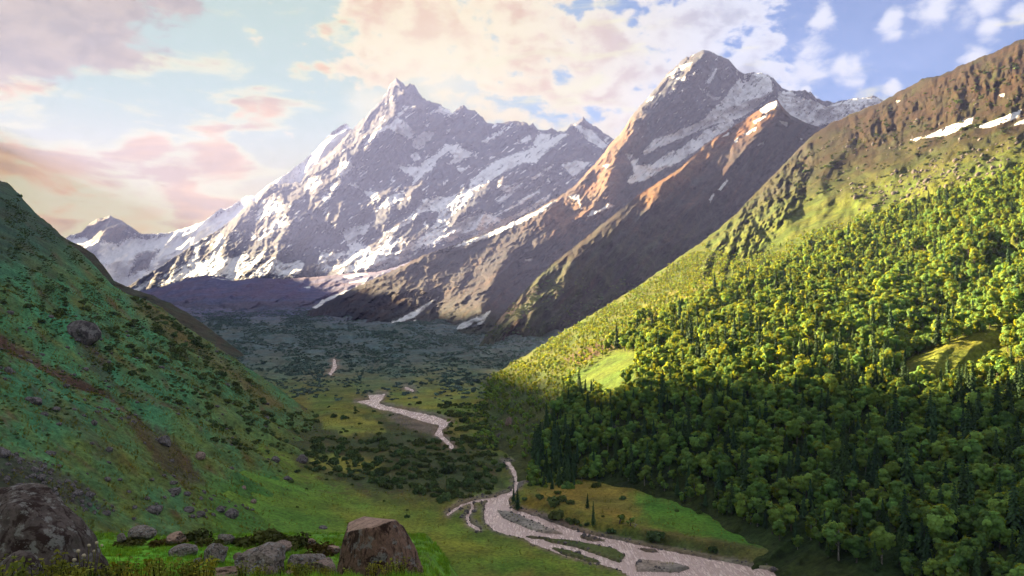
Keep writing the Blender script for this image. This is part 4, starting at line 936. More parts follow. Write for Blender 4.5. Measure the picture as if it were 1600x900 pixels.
# ------------------------------------------------------------------ forest on the right hillside
rng = np.random.RandomState(5)
tl_line = [(880, 560), (950, 512), (1020, 490), (1100, 462), (1180, 432), (1260, 395), (1330, 358), (1400, 332), (1500, 300), (1600, 272), (1760, 225)]
FBASE = [(826, 772), (836, 715), (862, 660), (885, 610), (905, 585), (960, 540), (1000, 505), (1100, 470), (1180, 436), (1260, 397), (1330, 360), (1400, 333), (1500, 301), (1600, 272), (1760, 225), (1760, 1000), (1372, 905), (1264, 867), (1147, 808), (1076, 789), (1012, 763), (960, 748), (915, 748), (885, 785)]
CLEAR = [[(880, 600), (915, 562), (955, 546), (994, 548), (994, 604), (965, 626), (900, 616)], [(1390, 585), (1440, 550), (1500, 530), (1560, 515), (1580, 570), (1490, 600), (1420, 606)], [(985, 515), (1030, 490), (1060, 492), (1000, 520)]]
def w_forest(px, py):
    w = sstep(-3, 3, poly_sd(px, py, FBASE))
    for p in CLEAR: w = w * (1 - mask(px, py, p, 3, 4, 10))
    gap = fbm(px / 30, py / 24, 3, 141)
    w = w * np.where((gap > 0.42) & (py < 560), 0.15, 1.0)
    sp = mask(px, py, [(1430, 585), (1500, 520), (1600, 450), (1600, 585)], 10, 8, 20)
    return w * (1 - 0.45 * sp)
pos, qx, qy = scatter('right_hillside', 34000, w_forest, 6, 3.5)
CONF = [[(838, 690), (900, 690), (905, 790), (836, 785)], [(905, 590), (935, 595), (930, 625), (903, 625)], [(1040, 505), (1200, 500), (1230, 560), (1060, 585)], [(1230, 545), (1420, 565), (1600, 560), (1600, 640), (1400, 625), (1240, 600)], [(1490, 640), (1600, 600), (1600, 760), (1500, 760)]]
pc = 0.05 + 0.15 * sstep(590, 660, qy)
for p_, v_ in zip(CONF, (0.7, 0.85, 0.2, 0.36, 0.3)): pc = np.maximum(pc, v_ * (poly_sd(qx, qy, p_) > 0))
isc = rng.rand(len(pos)) < pc
scl = np.clip(rng.gamma(9.0, 1 / 9.0, len(pos)), 0.5, 1.7) * np.interp(qy, [280, 420, 560, 900], [0.82, 0.88, 0.88, 0.86])
infr = (qx > 0) & (qx < 1612) & (qy < 930)
def split(sel, nmax):
    ids = np.where(sel & infr)[0]; ids = ids[np.argsort(pos[ids, 1])]
    return ids[:nmax], np.array(sorted(set(np.where(sel)[0]) - set(ids[:nmax])), int)
near_b, rest_b = split(~isc, 300); near_c, rest_c = split(isc, 260)
def size_word(v, a, b): return 'small' if v < a else ('tall' if v > b else 'medium')
def zone(px, py):
    for lim, w in ((905, 'above the river bend'), (1010, 'behind the yellow terrace'), (1180, 'above the bright green bank'), (1350, 'right of the bright green bank'), (1500, 'near the lower right corner'), (9999, 'at the right edge')):
        if px < lim: break
    return w
edge_sd = poly_sd(qx, qy, FBASE)
def depth_word(t): return 'at the front of the forest' if edge_sd[t] < 16 else ('in the lower shaded forest' if qy[t] > 690 else 'in the middle shaded forest')
for t in near_b:
    plant('birch_tree', 'birch', rng.randint(6), pos[t], scl[t], rng.uniform(0, 6.28), '%s round broadleaf tree %s %s' % (size_word(scl[t], 0.85, 1.2), depth_word(t), zone(qx[t], qy[t])), 'tree', 'broadleaf trees of the lower forest', (rng.uniform(-.06, .06), rng.uniform(-.06, .06)))
for t in near_c:
    plant('conifer_tree', 'conifer', rng.randint(3), pos[t], scl[t] * 0.95, rng.uniform(0, 6.28), '%s narrow dark conifer %s %s' % (size_word(scl[t], 0.85, 1.2), depth_word(t) if qy[t] > 600 else 'among the sunlit trees', zone(qx[t], qy[t])), 'tree', 'conifers in the forest')
gn_scatter('forest', 'sunlit upper broadleaf forest covering the right hillside', 'birch', pos[rest_b], scl[rest_b], 61)
if len(rest_c): gn_scatter('conifer_forest', 'conifers scattered through the upper forest', 'conifer', pos[rest_c], scl[rest_c], 62)

# green scrub of young birches above and left of the forest
SCRUB = [(640, 690), (700, 640), (760, 598), (820, 562), (900, 512), (1000, 452), (1100, 385), (1160, 410), (1250, 372), (1330, 345), (1420, 322), (1600, 262), (1600, 285), (1330, 368), (1180, 440), (1000, 510), (890, 600), (840, 720), (780, 720), (700, 690)]
def w_scrub(px, py):
    w = sstep(-4, 6, poly_sd(px, py, SCRUB) + 8 * fbm(px / 22, py / 16, 3, 143))
    patch = np.clip(0.55 + 1.6 * fbm(px / 26, py / 14, 3, 145), 0.05, 1)
    brown = mask(px, py, [(700, 690), (760, 630), (850, 610), (870, 640), (835, 720), (780, 720)], 14, 10, 20)
    return w * patch * (1 - 0.45 * brown)
ps, sx_, sy_ = scatter('right_hillside', 9000, w_scrub, 8, 3.6)
gn_scatter('young_birch_scrub', 'low bright green birch scrub on the slope above the forest', 'birchlet', ps, np.random.RandomState(3).uniform(0.6, 1.5, len(ps)), 63)
# dark shrubs over the far valley floor and the foot of the brown spur
def w_far(px, py):
    return sstep(630, 610, py) * sstep(478, 500, py) * np.clip(2.2 * fbm(px / 60, py / 14, 5, 147, 0.65) + 0.35, 0, 1) * sstep(900, 760, px) * sstep(280, 340, px) * (river_sd(px, py) < -3)
pf_, fx_, fy_ = scatter('valley_floor', 40000, w_far, 9, 2.2)
gn_scatter('valley_scrub', 'dark shrubs and small trees covering the far valley floor', 'valley_shrub', pf_, np.random.RandomState(4).gamma(2.4, 0.42, len(pf_)) + 0.6, 64)
def w_r2(px, py): return sstep(0, 26, py - np.maximum(pl(px, r2_top), 430)) * np.clip(0.2 + 2.0 * fbm(px / 18, py / 18, 3, 149), 0, 1)
p2_, a_, b_ = scatter('brown_spur', 3500, w_r2, 10, 7.0)
gn_scatter('spur_scrub', 'green scrub on the lower flank of the brown spur', 'shrub', p2_, np.random.RandomState(5).uniform(2.4, 5.0, len(p2_)), 65)

# shrubs on the floor between the meadows and on the left slope: the largest as individuals
FSH = [[(500, 690), (560, 690), (640, 690), (700, 695), (790, 730), (770, 765), (740, 785), (690, 790), (650, 770), (560, 755), (480, 745), (470, 715)], [(820, 800), (1000, 848), (1200, 895), (1060, 862), (930, 832)], [(680, 640), (730, 625), (790, 640), (770, 720), (700, 690)]]
def w_fl(px, py):
    w = np.zeros(px.shape)
    for p_ in FSH: w = np.maximum(w, sstep(-4, 6, poly_sd(px, py, p_)))
    w = np.maximum(w, 0.02 * sstep(850, 800, py))
    return w * np.clip(3.0 * fbm(px / 20, py / 8, 3, 151), 0.0, 1) * (river_sd(px, py) < -4) * (py > 632) * (px > 430)
p3, x3, y3 = scatter('valley_floor', 3600, w_fl, 11, 1.9)
def w_ls(px, py):
    w = 0.02 * sstep(520, 480, py) + 0
    for p_, k_ in (([(215, 455), (300, 520), (380, 580), (400, 610), (330, 580), (250, 520), (200, 480)], 0.8), ([(250, 520), (330, 580), (430, 640), (500, 660), (520, 700), (450, 740), (360, 720), (280, 640), (230, 570)], 0.7), ([(0, 420), (150, 450), (260, 540), (300, 640), (250, 640), (120, 540), (0, 480)], 0.35), ([(400, 640), (520, 650), (540, 690), (460, 700)], 0.8)):
        w = np.maximum(w, k_ * sstep(-6, 10, poly_sd(px, py, p_)))
    return w * np.clip(3.0 * fbm(px / 16, py / 14, 3, 153), 0, 1) * (px > -40)
p4, x4, y4 = scatter('left_hillside', 1100, w_ls, 12, 1.6)
allp = np.concatenate([p3, p4]); on_l = np.concatenate([np.zeros(len(p3), bool), np.ones(len(p4), bool)])
ssz = np.random.RandomState(7).gamma(2.2, 0.42, len(allp)) + 0.5
vis = ssz / allp[:, 1]; order = np.argsort(-vis)
for t in order[:300]:
    spx = 800 + F * allp[t, 0] / allp[t, 1]; spy = HZ - F * allp[t, 2] / allp[t, 1]; sw = 'small' if ssz[t] < 1.5 else ('large' if ssz[t] > 2.2 else 'middle sized')
    if on_l[t]: lab = '%s dark green shrub %s' % (sw, 'high on the left hillside' if spy < 520 else ('midway up the left hillside' if spy < 620 else 'low on the left hillside near the meadows'))
    else: lab = '%s dark green shrub %s' % (sw, 'at the foot of the left hillside' if spx < 540 else ('on the far river bank below the forest' if spx > 800 else ('on the heath between the meadows' if spx < 680 else 'on the heath left of the river bend')))
    plant('shrub', 'shrub', rng.randint(4), allp[t], ssz[t] * np.array([1, 1, 1.35]), rng.uniform(0, 6.28), lab, 'shrub', 'shrubs on the left hillside' if on_l[t] else 'shrubs on the valley floor', parts=('stems', 'foliage'))
gn_scatter('heath_scrub', 'small dark shrubs sprinkled over the left slope and the heath', 'shrub', allp[order[300:]], np.stack([ssz[order[300:]], ssz[order[300:]], ssz[order[300:]] * 1.3], 1), 66)

# belt of taller bushes along the lower edge of the left hillside
br_ = np.random.RandomState(77); belt = [(235, 500), (300, 548), (350, 590), (400, 625), (440, 655), (490, 662), (530, 690)]
for k in range(34):
    u = br_.uniform(0, len(belt) - 1.001); i0 = int(u); fx0 = belt[i0][0] + (belt[i0 + 1][0] - belt[i0][0]) * (u - i0) + br_.normal() * 9; fy0 = belt[i0][1] + (belt[i0 + 1][1] - belt[i0][1]) * (u - i0) + br_.normal() * 7 + 8
    sh = SHEETS['left_hillside']; pv = HZ - sh['P'][..., 2] / sh['P'][..., 1] * F; ii = np.argmin((sh['PX'] - fx0) ** 2 + (pv - fy0) ** 2); q_ = sh['P'].reshape(-1, 3)[ii]
    w_ = br_.uniform(2.0, 3.6)
    plant('shrub', 'shrub', k % 4, q_, (w_, w_, w_ * br_.uniform(1.0, 1.5)), br_.uniform(0, 6.28), '%s bush of the dark belt along the lower edge of the left hillside, %s end' % ('tall' if w_ > 2.8 else 'lower', 'upper' if u < 2.2 else ('middle' if u < 4 else 'valley')), 'bush', 'dark bush belt of the left hillside', parts=('stems', 'foliage'))

# ------------------------------------------------------------------ lone trees
def floor_at(px, py):
    sh = SHEETS['valley_floor']; j = np.argmin(np.abs(fl_xs - px)); col_p = sh['P'][:, j]
    row = np.argmin(np.abs((HZ - col_p[:, 2] / col_p[:, 1] * F) - py)); return col_p[row]
plant('conifer_tree', 'conifer', 0, floor_at(918, 795), (0.42, 0.42, 0.52), 0.4, 'small lone conifer at the back of the yellow riverside terrace', 'tree', None)
plant('conifer_tree', 'conifer', 1, floor_at(927, 824), (0.50, 0.50, 0.74), 1.4, 'slender lone conifer at the edge of the river bank', 'tree', None)
plant('conifer_tree', 'conifer', 2, floor_at(809, 796), (0.7, 0.7, 0.62), 2.4, 'dark bushy conifer on the point of the river bend', 'tree', None)
plant('conifer_tree', 'conifer', 1, floor_at(803, 786), (0.5, 0.5, 0.52), 0.9, 'smaller dark conifer behind the one on the river bend', 'tree', None)
plant('birch_tree', 'birchlet', 0, floor_at(968, 818), (1.5, 1.5, 1.25), 0.9, 'low leaning green tree on the terrace right of the slender conifer', 'tree', None, (0.0, 0.35))
plant('birch_tree', 'birchlet', 1, floor_at(985, 822), (1.2, 1.2, 1.0), 2.9, 'small green bush tree at the right end of the yellow terrace', 'tree', None)
plant('birch_tree', 'birch', 2, floor_at(772, 728), (0.62, 0.62, 0.5), 0.2, 'round green tree left of the river rapids', 'tree', None)
plant('birch_tree', 'birch', 4, floor_at(758, 738), (0.55, 0.55, 0.42), 1.2, 'second round tree left of the rapids, lower than its neighbour', 'tree', None)
def dead_tree(name, pos, h, seed, label, flat=0.0):
    rng = np.random.RandomState(seed); V, Fc = [], []; BV, BF = [], []
    def grow(p, d_, L, r, lev):
        q = p + d_ * L; tube(V if lev == 0 else BV, Fc if lev == 0 else BF, p, q, r, r * 0.6, 6 if lev == 0 else 5)
        if lev < 3:
            for _ in range(3 if lev else 5):
                n_ = d_ + rng.normal(size=3) * 0.6; n_[2] = abs(n_[2]) * (1 - flat); n_ /= np.linalg.norm(n_)
                grow(p + d_ * L * rng.uniform(0.45, 1.0), n_, L * rng.uniform(0.5, 0.75), r * 0.5, lev + 1)
    d0 = np.array([0.25, -0.1, 1.0]); d0 /= np.linalg.norm(d0)
    grow(np.array([0, 0, -0.3]), d0, h * 0.5, 0.16, 0)
    e = bpy.data.objects.new(name, None); C.objects.link(e); e.location = tuple(float(x) for x in pos)
    for nm, v_, f_ in (('trunk', V, Fc), ('branches', BV, BF)):
        o = bpy.data.objects.new(nm, py_mesh(nm, v_, f_, DEADW, smooth=True)); o.parent = e; C.objects.link(o)
    return tag(e, label, 'dead tree')
def ground_at(name, px, py):
    sh = SHEETS[name]; i = np.argmin(((sh['PX'] - px) / 2) ** 2 + (sh['PY'] - py) ** 2); return sh['P'].reshape(-1, 3)[i]
dead_tree('dead_tree', ground_at('right_hillside', 1478, 893), 8.0, 3, 'bleached bare dead tree at the foot of the dark forest, lower right')
dead_tree('dead_tree', ground_at('right_hillside', 957, 682), 8.0, 5, 'thin pale dead tree in the forest above the river bend')
dead_tree('dead_tree', floor_at(992, 824), 3.0, 8, 'bare fallen branches by the small trees on the terrace', 0.7)

# ------------------------------------------------------------------ rocks
def rock_mat(name, base, dark, lichen, lf=0.5, sc_=1.0, top=None):
    m, g, out = mat_new(name)
    co = g.node('ShaderNodeTexCoord').outputs['Object']
    n1 = g.noise(co, 1.3 * sc_, 7, 0.65, 0.4); n2 = g.noise(co, 4.5 * sc_, 7, 0.7, 0.3); n3 = g.noise(co, 2.4 * sc_, 8, 0.72)
    streak = g.noise(g.vmath('MULTIPLY', co, (3.4, 3.4, 0.7)), 1.2 * sc_, 5, 0.6, 0.5)
    c = g.mix(g.ramp(n2, 0.36, 0.64), base, tuple(v_ * 0.55 for v_ in base))
    c = g.mix(g.math('MULTIPLY', g.ramp(streak, 0.50, 0.62), 0.85), c, dark)
    c = g.mix(g.math('MULTIPLY', g.ramp(n1, 0.53, 0.58), 0.9), c, dark)
    c = g.mix(g.math('MULTIPLY', g.ramp(n3, 0.53, 0.59), lf), c, lichen)
    if top:                                    # sky light on up-facing faces, painted as a paler warm colour
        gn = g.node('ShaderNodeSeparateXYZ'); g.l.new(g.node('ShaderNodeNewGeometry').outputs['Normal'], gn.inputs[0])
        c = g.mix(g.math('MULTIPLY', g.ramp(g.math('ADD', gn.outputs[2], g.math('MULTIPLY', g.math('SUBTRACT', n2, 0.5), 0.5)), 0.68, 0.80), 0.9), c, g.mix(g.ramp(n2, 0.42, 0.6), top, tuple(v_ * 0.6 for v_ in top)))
    p = g.node('ShaderNodeBsdfPrincipled'); g.l.new(c, p.inputs['Base Color']); p.inputs['Roughness'].default_value = 0.9; p.inputs['Specular IOR Level'].default_value = 0.2
    b = g.node('ShaderNodeBump'); b.inputs['Distance'].default_value = 0.09 / sc_; g.l.new(g.noise(co, 5.0 * sc_, 9, 0.7), b.inputs['Height'])
    g.l.new(b.outputs[0], p.inputs['Normal']); g.l.new(p.outputs[0], out.inputs[0])
    return m
RK_LICHEN = rock_mat('lichen_rock', (0.125, 0.095, 0.085), (0.024, 0.011, 0.009), (0.27, 0.26, 0.24), 0.6, 1.8)
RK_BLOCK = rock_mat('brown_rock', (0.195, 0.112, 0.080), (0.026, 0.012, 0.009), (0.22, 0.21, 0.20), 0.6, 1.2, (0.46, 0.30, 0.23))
RK_GREY = rock_mat('grey_rock', (0.27, 0.215, 0.185), (0.05, 0.036, 0.032), (0.32, 0.32, 0.32), 0.6, 2.0)
RK_PINK = rock_mat('pink_rock', (0.33, 0.23, 0.19), (0.07, 0.045, 0.04), (0.40, 0.34, 0.30), 0.5, 2.0)
RK_SLOPE = rock_mat('slope_rock', (0.17, 0.145, 0.145), (0.04, 0.032, 0.034), (0.28, 0.26, 0.26), 0.5, 0.8)
def noise3(P, f, seed):
    return (fbm(P[:, 0] * f + seed, P[:, 1] * f + 3.1 * P[:, 2] * f, 4, seed % 7 + 130) + fbm(P[:, 2] * f + 5 + seed, P[:, 0] * f * 0.7 - P[:, 1] * f, 4, seed % 5 + 140)) * 0.5
def rock_mesh(name, seed, sub, cuts, mat, rough=0.10, lo=0.55, hi=0.95):
    rng = np.random.RandomState(seed); bm = bmesh.new(); bmesh.ops.create_icosphere(bm, subdivisions=sub, radius=1.0)
    P = np.array([v.co[:] for v in bm.verts])
    for _ in range(cuts):
        n_ = rng.normal(size=3); n_ /= np.linalg.norm(n_); d_ = rng.uniform(lo, hi); e = P @ n_ - d_
        P = P - np.clip(e, 0, None)[:, None] * n_ * 0.96
    P = P * (1 + rough * noise3(P, 1.6, seed)[:, None] + rough * 0.4 * noise3(P, 5.0, seed + 1)[:, None])
    for v, c in zip(bm.verts, P): v.co = c
    me = bpy.data.meshes.new(name); bm.to_mesh(me); bm.free(); me.materials.append(mat)
    return me
def hull_mesh(name, pts, mat, seed, cuts=9, amp=0.05, f=1.1, sm=3):
    bm = bmesh.new()
    for p_ in pts: bm.verts.new(p_)
    r_ = bmesh.ops.convex_hull(bm, input=bm.verts)
    bmesh.ops.delete(bm, geom=[v for v in bm.verts if not v.link_faces], context='VERTS')
    bmesh.ops.triangulate(bm, faces=bm.faces)
    bmesh.ops.subdivide_edges(bm, edges=bm.edges[:], cuts=cuts, use_grid_fill=True)
    for _ in range(sm): bmesh.ops.smooth_vert(bm, verts=bm.verts, factor=0.5, use_axis_x=True, use_axis_y=True, use_axis_z=True)
    bm.normal_update()
    P = np.array([v.co[:] for v in bm.verts]); N = np.array([v.normal[:] for v in bm.verts])
    P = P + N * (amp * noise3(P, f, seed) * 2 + amp * 0.5 * noise3(P, f * 4, seed + 2))[:, None]
    for v, c in zip(bm.verts, P): v.co = c
    me = bpy.data.meshes.new(name); bm.to_mesh(me); bm.free(); me.materials.append(mat)
    me.polygons.foreach_set('use_smooth', np.ones(len(me.polygons), bool))
    return me
def put(name, me, loc, label, cat='boulder', group=None, scl=(1, 1, 1), rz=0.0, rx=0.0):
    o = bpy.data.objects.new(name, me); C.objects.link(o); o.location = tuple(float(v_) for v_ in loc); o.scale = tuple(float(v_) for v_ in scl); o.rotation_euler = (rx, 0, float(rz))
    return tag(o, label, cat, group)
def traced(pts, Y, c):
    """outline corners (px, py, metres behind the front) at distance Y -> local points round the base point c"""
    b0 = at(c[0], c[1], Y)
    return [tuple(at(px, py, Y + dy) - b0) for px, py, dy in pts]
# the big split block
c_ = (592, 905); Yb = 25.0
pts = traced([(524, 925, -0.3), (527, 885, -0.35), (533, 850, -0.3), (540, 833, -0.25), (575, 824, -0.9), (606, 815, -0.75), (664, 925, -0.5), (600, 925, -1.5), (560, 925, -1.2), (618, 812, -0.2), (630, 822, 0.0), (648, 852, -0.1), (661, 885, 0.0), (546, 815, 0.7), (564, 806, 1.1), (600, 811, 1.0), (660, 925, 1.4), (530, 925, 1.4), (600, 880, -1.25)], Yb, c_)
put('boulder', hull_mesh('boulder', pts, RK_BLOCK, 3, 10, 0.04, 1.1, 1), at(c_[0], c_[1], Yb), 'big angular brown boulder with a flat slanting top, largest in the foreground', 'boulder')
# the dome on the left edge
c_ = (60, 905); Yb = 13.0
pts = traced([(-110, 940, 0), (-95, 860, 0), (-60, 800, 0.1), (-30, 775, 0.2), (0, 763, 0.1), (40, 757, 0.2), (75, 760, 0.2), (100, 774, 0.1), (124, 799, 0), (140, 822, 0), (154, 850, 0), (176, 884, 0), (190, 940, 0), (20, 790, -0.7), (90, 850, -0.9), (-50, 850, -0.9), (60, 930, -1.3), (-60, 930, -1.2), (140, 930, -0.7), (40, 770, 1.0), (-40, 800, 1.2), (110, 850, 1.2), (0, 930, 1.9), (150, 930, 1.3)], Yb, c_)
put('boulder', hull_mesh('boulder', pts, RK_LICHEN, 8, 9, 0.07), at(c_[0], c_[1], Yb), 'large rounded lichen covered boulder at the left edge of the foreground', 'boulder')
c_ = (36, 912); Yb = 8.6
pts = traced([(-25, 950, 0), (-20, 895, 0), (10, 868, 0), (30, 857, 0.05), (50, 860, 0.05), (64, 876, 0), (76, 900, 0), (88, 950, 0), (30, 880, -0.28), (60, 930, -0.4), (0, 930, -0.4), (30, 870, 0.4), (40, 940, 0.5)], Yb, c_)
put('boulder', hull_mesh('boulder', pts, RK_LICHEN, 14, 7, 0.03, 3.0), at(c_[0], c_[1], Yb), 'small pale topped mottled rock in the bottom left corner', 'rock')
# the smaller rocks on the shelf: centre px, base py, width px, height px, distance, material, label
fr = [(505, 902, 42, 36, 22, RK_PINK, 'pinkish wedge shaped rock leaning beside the big angular boulder'), (415, 890, 84, 36, 27, RK_GREY, 'broad grey slab rock in the middle of the foreground'), (340, 876, 34, 28, 29, RK_GREY, 'pointed grey rock left of the broad slab'), (344, 905, 56, 22, 21, RK_BLOCK, 'rounded brown rock top at the bottom edge'),
      (480, 886, 52, 26, 27, RK_GREY, 'dark edged grey rock between the slab and the pink wedge'), (222, 838, 36, 15, 43, RK_GREY, 'flat light grey stone at the back of the bright green patch'), (287, 866, 36, 14, 33, RK_GREY, 'low flat stone lying on the bright green grass'), (190, 843, 14, 9, 42, RK_GREY, 'small dark stone left of the flat light grey stone'),
      (276, 845, 26, 14, 40, RK_BLOCK, 'dark brown stone under the bush behind the green patch'), (352, 846, 26, 13, 40, RK_GREY, 'small grey rock behind the pointed rock'), (484, 852, 16, 10, 38, RK_BLOCK, 'little brown stone behind the slab rocks'), (372, 873, 14, 9, 29, RK_PINK, 'small pink stone between the pointed rock and the slab'),
      (420, 896, 14, 12, 24, RK_PINK, 'small pink stone in front of the broad slab'), (520, 862, 20, 10, 34, RK_BLOCK, 'brown stone at the left foot of the big angular boulder'), (310, 880, 16, 8, 27, RK_GREY, 'small flat grey stone right of the bright green grass'), (455, 905, 22, 14, 22, RK_BLOCK, 'small dark stone in the plants at the bottom edge'),
      (440, 858, 30, 12, 36, RK_PINK, 'pale stone slab lying behind the broad grey slab'), (395, 868, 20, 12, 31, RK_BLOCK, 'dark stone against the top of the broad slab')]
for k, (px, py, w, h, Y, m_, lab) in enumerate(fr):
    u = Y / F; me = rock_mesh('rock', 500 + k, 4 if w > 30 else 3, 9, m_, 0.16)
    p0 = at(px, py - h * 0.30, Y)
    put('rock', me, p0, lab, 'rock', None, (w * u * 0.60, w * u * 0.5, h * u * 0.78), rng.uniform(-0.5, 0.5), 0.1)

# outcrop and loose rocks on the left hillside and the floor
for sh in SHEETS.values(): sh['PYv'] = HZ - sh['P'][..., 2] / sh['P'][..., 1] * F
def ground_v(name, px, py):
    sh = SHEETS[name]; i = np.argmin(((sh['PX'] - px)) ** 2 + (sh['PYv'] - py) ** 2); return sh['P'].reshape(-1, 3)[i]
sr = [('left_hillside', 128, 530, 46, 30, RK_SLOPE, 'pale faced rock outcrop jutting from the green left hillside'), ('left_hillside', 258, 695, 20, 15, RK_SLOPE, 'dark rock with a shadowed side in the middle of the left slope'), ('left_hillside', 312, 716, 17, 11, RK_PINK, 'pink boulder low on the left slope'),
      ('left_hillside', 362, 808, 24, 14, RK_SLOPE, 'grey rocks at the lower end of the brown earth slide'), ('left_hillside', 345, 800, 14, 10, RK_SLOPE, 'grey rock just above the end of the brown slide'), ('left_hillside', 147, 664, 9, 8, RK_SLOPE, 'small dark stone left of the brown slide on the hillside'), ('left_hillside', 12, 582, 13, 10, RK_SLOPE, 'dark rock at the left edge below the upper brown slide'),
      ('left_hillside', 105, 605, 12, 7, RK_SLOPE, 'bluish stone beside the upper brown slide'), ('left_hillside', 55, 628, 26, 9, RK_SLOPE, 'low grey outcrop in the grass near the left edge'), ('left_hillside', 272, 770, 22, 10, RK_SLOPE, 'grey outcrop above the shelf at the foot of the slope'), ('left_hillside', 240, 800, 26, 12, RK_SLOPE, 'long grey outcrop behind the flat light grey stone'),
      ('valley_floor', 472, 722, 18, 11, RK_SLOPE, 'dark boulder on the valley floor near the yellow meadow'), ('valley_floor', 451, 750, 13, 7, RK_SLOPE, 'low grey rock on the meadow edge'), ('valley_floor', 396, 785, 9, 6, RK_PINK, 'small pink stone on the green fan'), ('valley_floor', 380, 764, 9, 6, RK_PINK, 'small tan stone at the foot of the left slope'),
      ('valley_floor', 428, 720, 15, 8, RK_SLOPE, 'grey rock at the foot of the shrubby slope'), ('valley_floor', 505, 826, 14, 4, RK_SLOPE, 'flat stones lying on the meadow above the big boulder'), ('right_hillside', 795, 664, 11, 13, RK_PINK, 'whitish boulder on the scrubby slope above the river bend'), ('right_hillside', 778, 682, 7, 6, RK_SLOPE, 'small grey rock below the whitish boulder')]
for k, (sn, px, py, w, h, m_, lab) in enumerate(sr):
    q = ground_v(sn, px, py); u = q[1] / F; me = rock_mesh('rock', 600 + k, 3, 8, m_, 0.18)
    put('rock', me, q + np.array([0, 0, h * u * 0.25]), lab, 'rock', None, (w * u * 0.58, w * u * 0.5, h * u * 0.72), rng.uniform(0, 6.28), 0.15)
rk_protos = [rock_mesh('loose_rock', 700 + k, 2, 7, RK_SLOPE, 0.2) for k in range(6)]
def w_rub(px, py):
    w = 0.03 + mask(px, py, [(-20, 708), (50, 716), (100, 742), (150, 775), (190, 810), (120, 812), (0, 790)], 8, 14, 12) * 3.0 + 0.25 * mask(px, py, [(180, 760), (300, 760), (380, 800), (330, 830), (200, 820)], 14, 10, 16) + 0.12 * mask(px, py, [(-20, 540), (140, 540), (250, 660), (100, 680), (-20, 640)], 20, 10, 20)
    return w * (px > -15) * (py < 835) * (py > 470)
p5, x5, y5 = scatter('left_hillside', 520, w_rub, 21, 1.6)
sz = np.random.RandomState(9).gamma(2.2, 0.30, len(p5)) + 0.25; od = np.argsort(-sz)
for t in od[:150]:
    dk = poly_sd(x5[t:t + 1], y5[t:t + 1], [(-20, 708), (50, 716), (100, 742), (150, 775), (190, 810), (120, 812), (0, 790)])[0] > -6
    put('rock', rk_protos[t % 6], p5[t] + np.array([0, 0, sz[t] * 0.12]), '%s loose rock of the dark rubble field behind the lichen covered boulder' % ('small' if sz[t] < 0.9 else 'larger') if dk else '%s grey rock lying in the grass %s' % ('small' if sz[t] < 0.9 else 'larger', 'high on the left hillside' if y5[t] < 580 else ('midway up the left hillside' if y5[t] < 690 else 'low on the left hillside')), 'rock', 'rubble behind the left boulder' if dk else 'rocks scattered on the left hillside', (sz[t], sz[t] * 0.8, sz[t] * 0.62), rng.uniform(0, 6.28))
PROTO['rubble'] = [(None, None, m_) for m_ in rk_protos]
gn_scatter('rubble', 'small stones sprinkled over the left hillside', 'rubble', p5[od[150:]], sz[od[150:]], 71, 0.4)
# stones of the river bed
def w_riv(px, py):
    s = river_sd(px, py); return (sstep(-7, -1, s) * sstep(5, 0, s) + 0.12 * (s > 0)) * (py > 715)
p6, x6, y6 = scatter('valley_floor', 900, w_riv, 22, 0.9)
z6 = np.random.RandomState(10).gamma(2.0, 0.16, len(p6)) + 0.12
gn_scatter('river_stones', 'stones along the water and on the gravel bars of the river', 'rubble', p6, z6, 72, 0.4)

# ------------------------------------------------------------------ plants of the near shelf
def blades(seed, n=22, h=0.30, spread=0.16):
    rng = np.random.RandomState(seed); V, Fc, T = [], [], []
    for i in range(n):
        a = rng.uniform(0, 6.28); b = rng.uniform(0, 6.28); r0 = spread * math.sqrt(rng.rand()); hh = h * rng.uniform(0.5, 1.1); ln = rng.uniform(0.1, 0.5) * hh; w = 0.010
        o_ = np.array([r0 * math.cos(a), r0 * math.sin(a), -0.03]); dv = np.array([math.cos(b), math.sin(b), 0]); sd_ = np.array([-dv[1], dv[0], 0]) * w
        k = len(V); m_ = o_ + dv * ln * 0.35 + np.array([0, 0, hh * 0.6]); t_ = o_ + dv * ln + np.array([0, 0, hh])
        V += [o_ - sd_, o_ + sd_, m_ + sd_ * 0.8, m_ - sd_ * 0.8, t_]; Fc += [(k, k + 1, k + 2, k + 3), (k + 3, k + 2, k + 4)]; T += [rng.uniform(0.7, 1.4)] * 5
    return (np.zeros((0, 3)), []), (np.array(V), Fc, np.array(T))
PROTO['tuft'] = []
for s_ in range(4):
    (_, _), (cv, cf, tint) = blades(800 + s_); m_ = py_mesh('tuft_mesh', cv, cf, GRASSM); set_tint(m_, tint); PROTO['tuft'].append((None, None, m_))
def w_gr(px, py): return (px > -30) * (px < 700) * sstep(780, 800, py) * (py < 940) * np.clip(0.5 + 1.2 * fbm(px / 30, py / 14, 3, 161), 0.1, 1)
p7, x7, y7 = scatter('foreground_ground', 14000, lambda a_, b_: w_gr(a_, b_), 31)
p7 = p7[(p7[:, 1] > 6) & (p7[:, 1] < 50)]
gn_scatter('grass', 'short bright grass and tufts on the near shelf', 'tuft', p7, np.random.RandomState(11).uniform(0.3, 0.8, len(p7)), 73, 0.2)
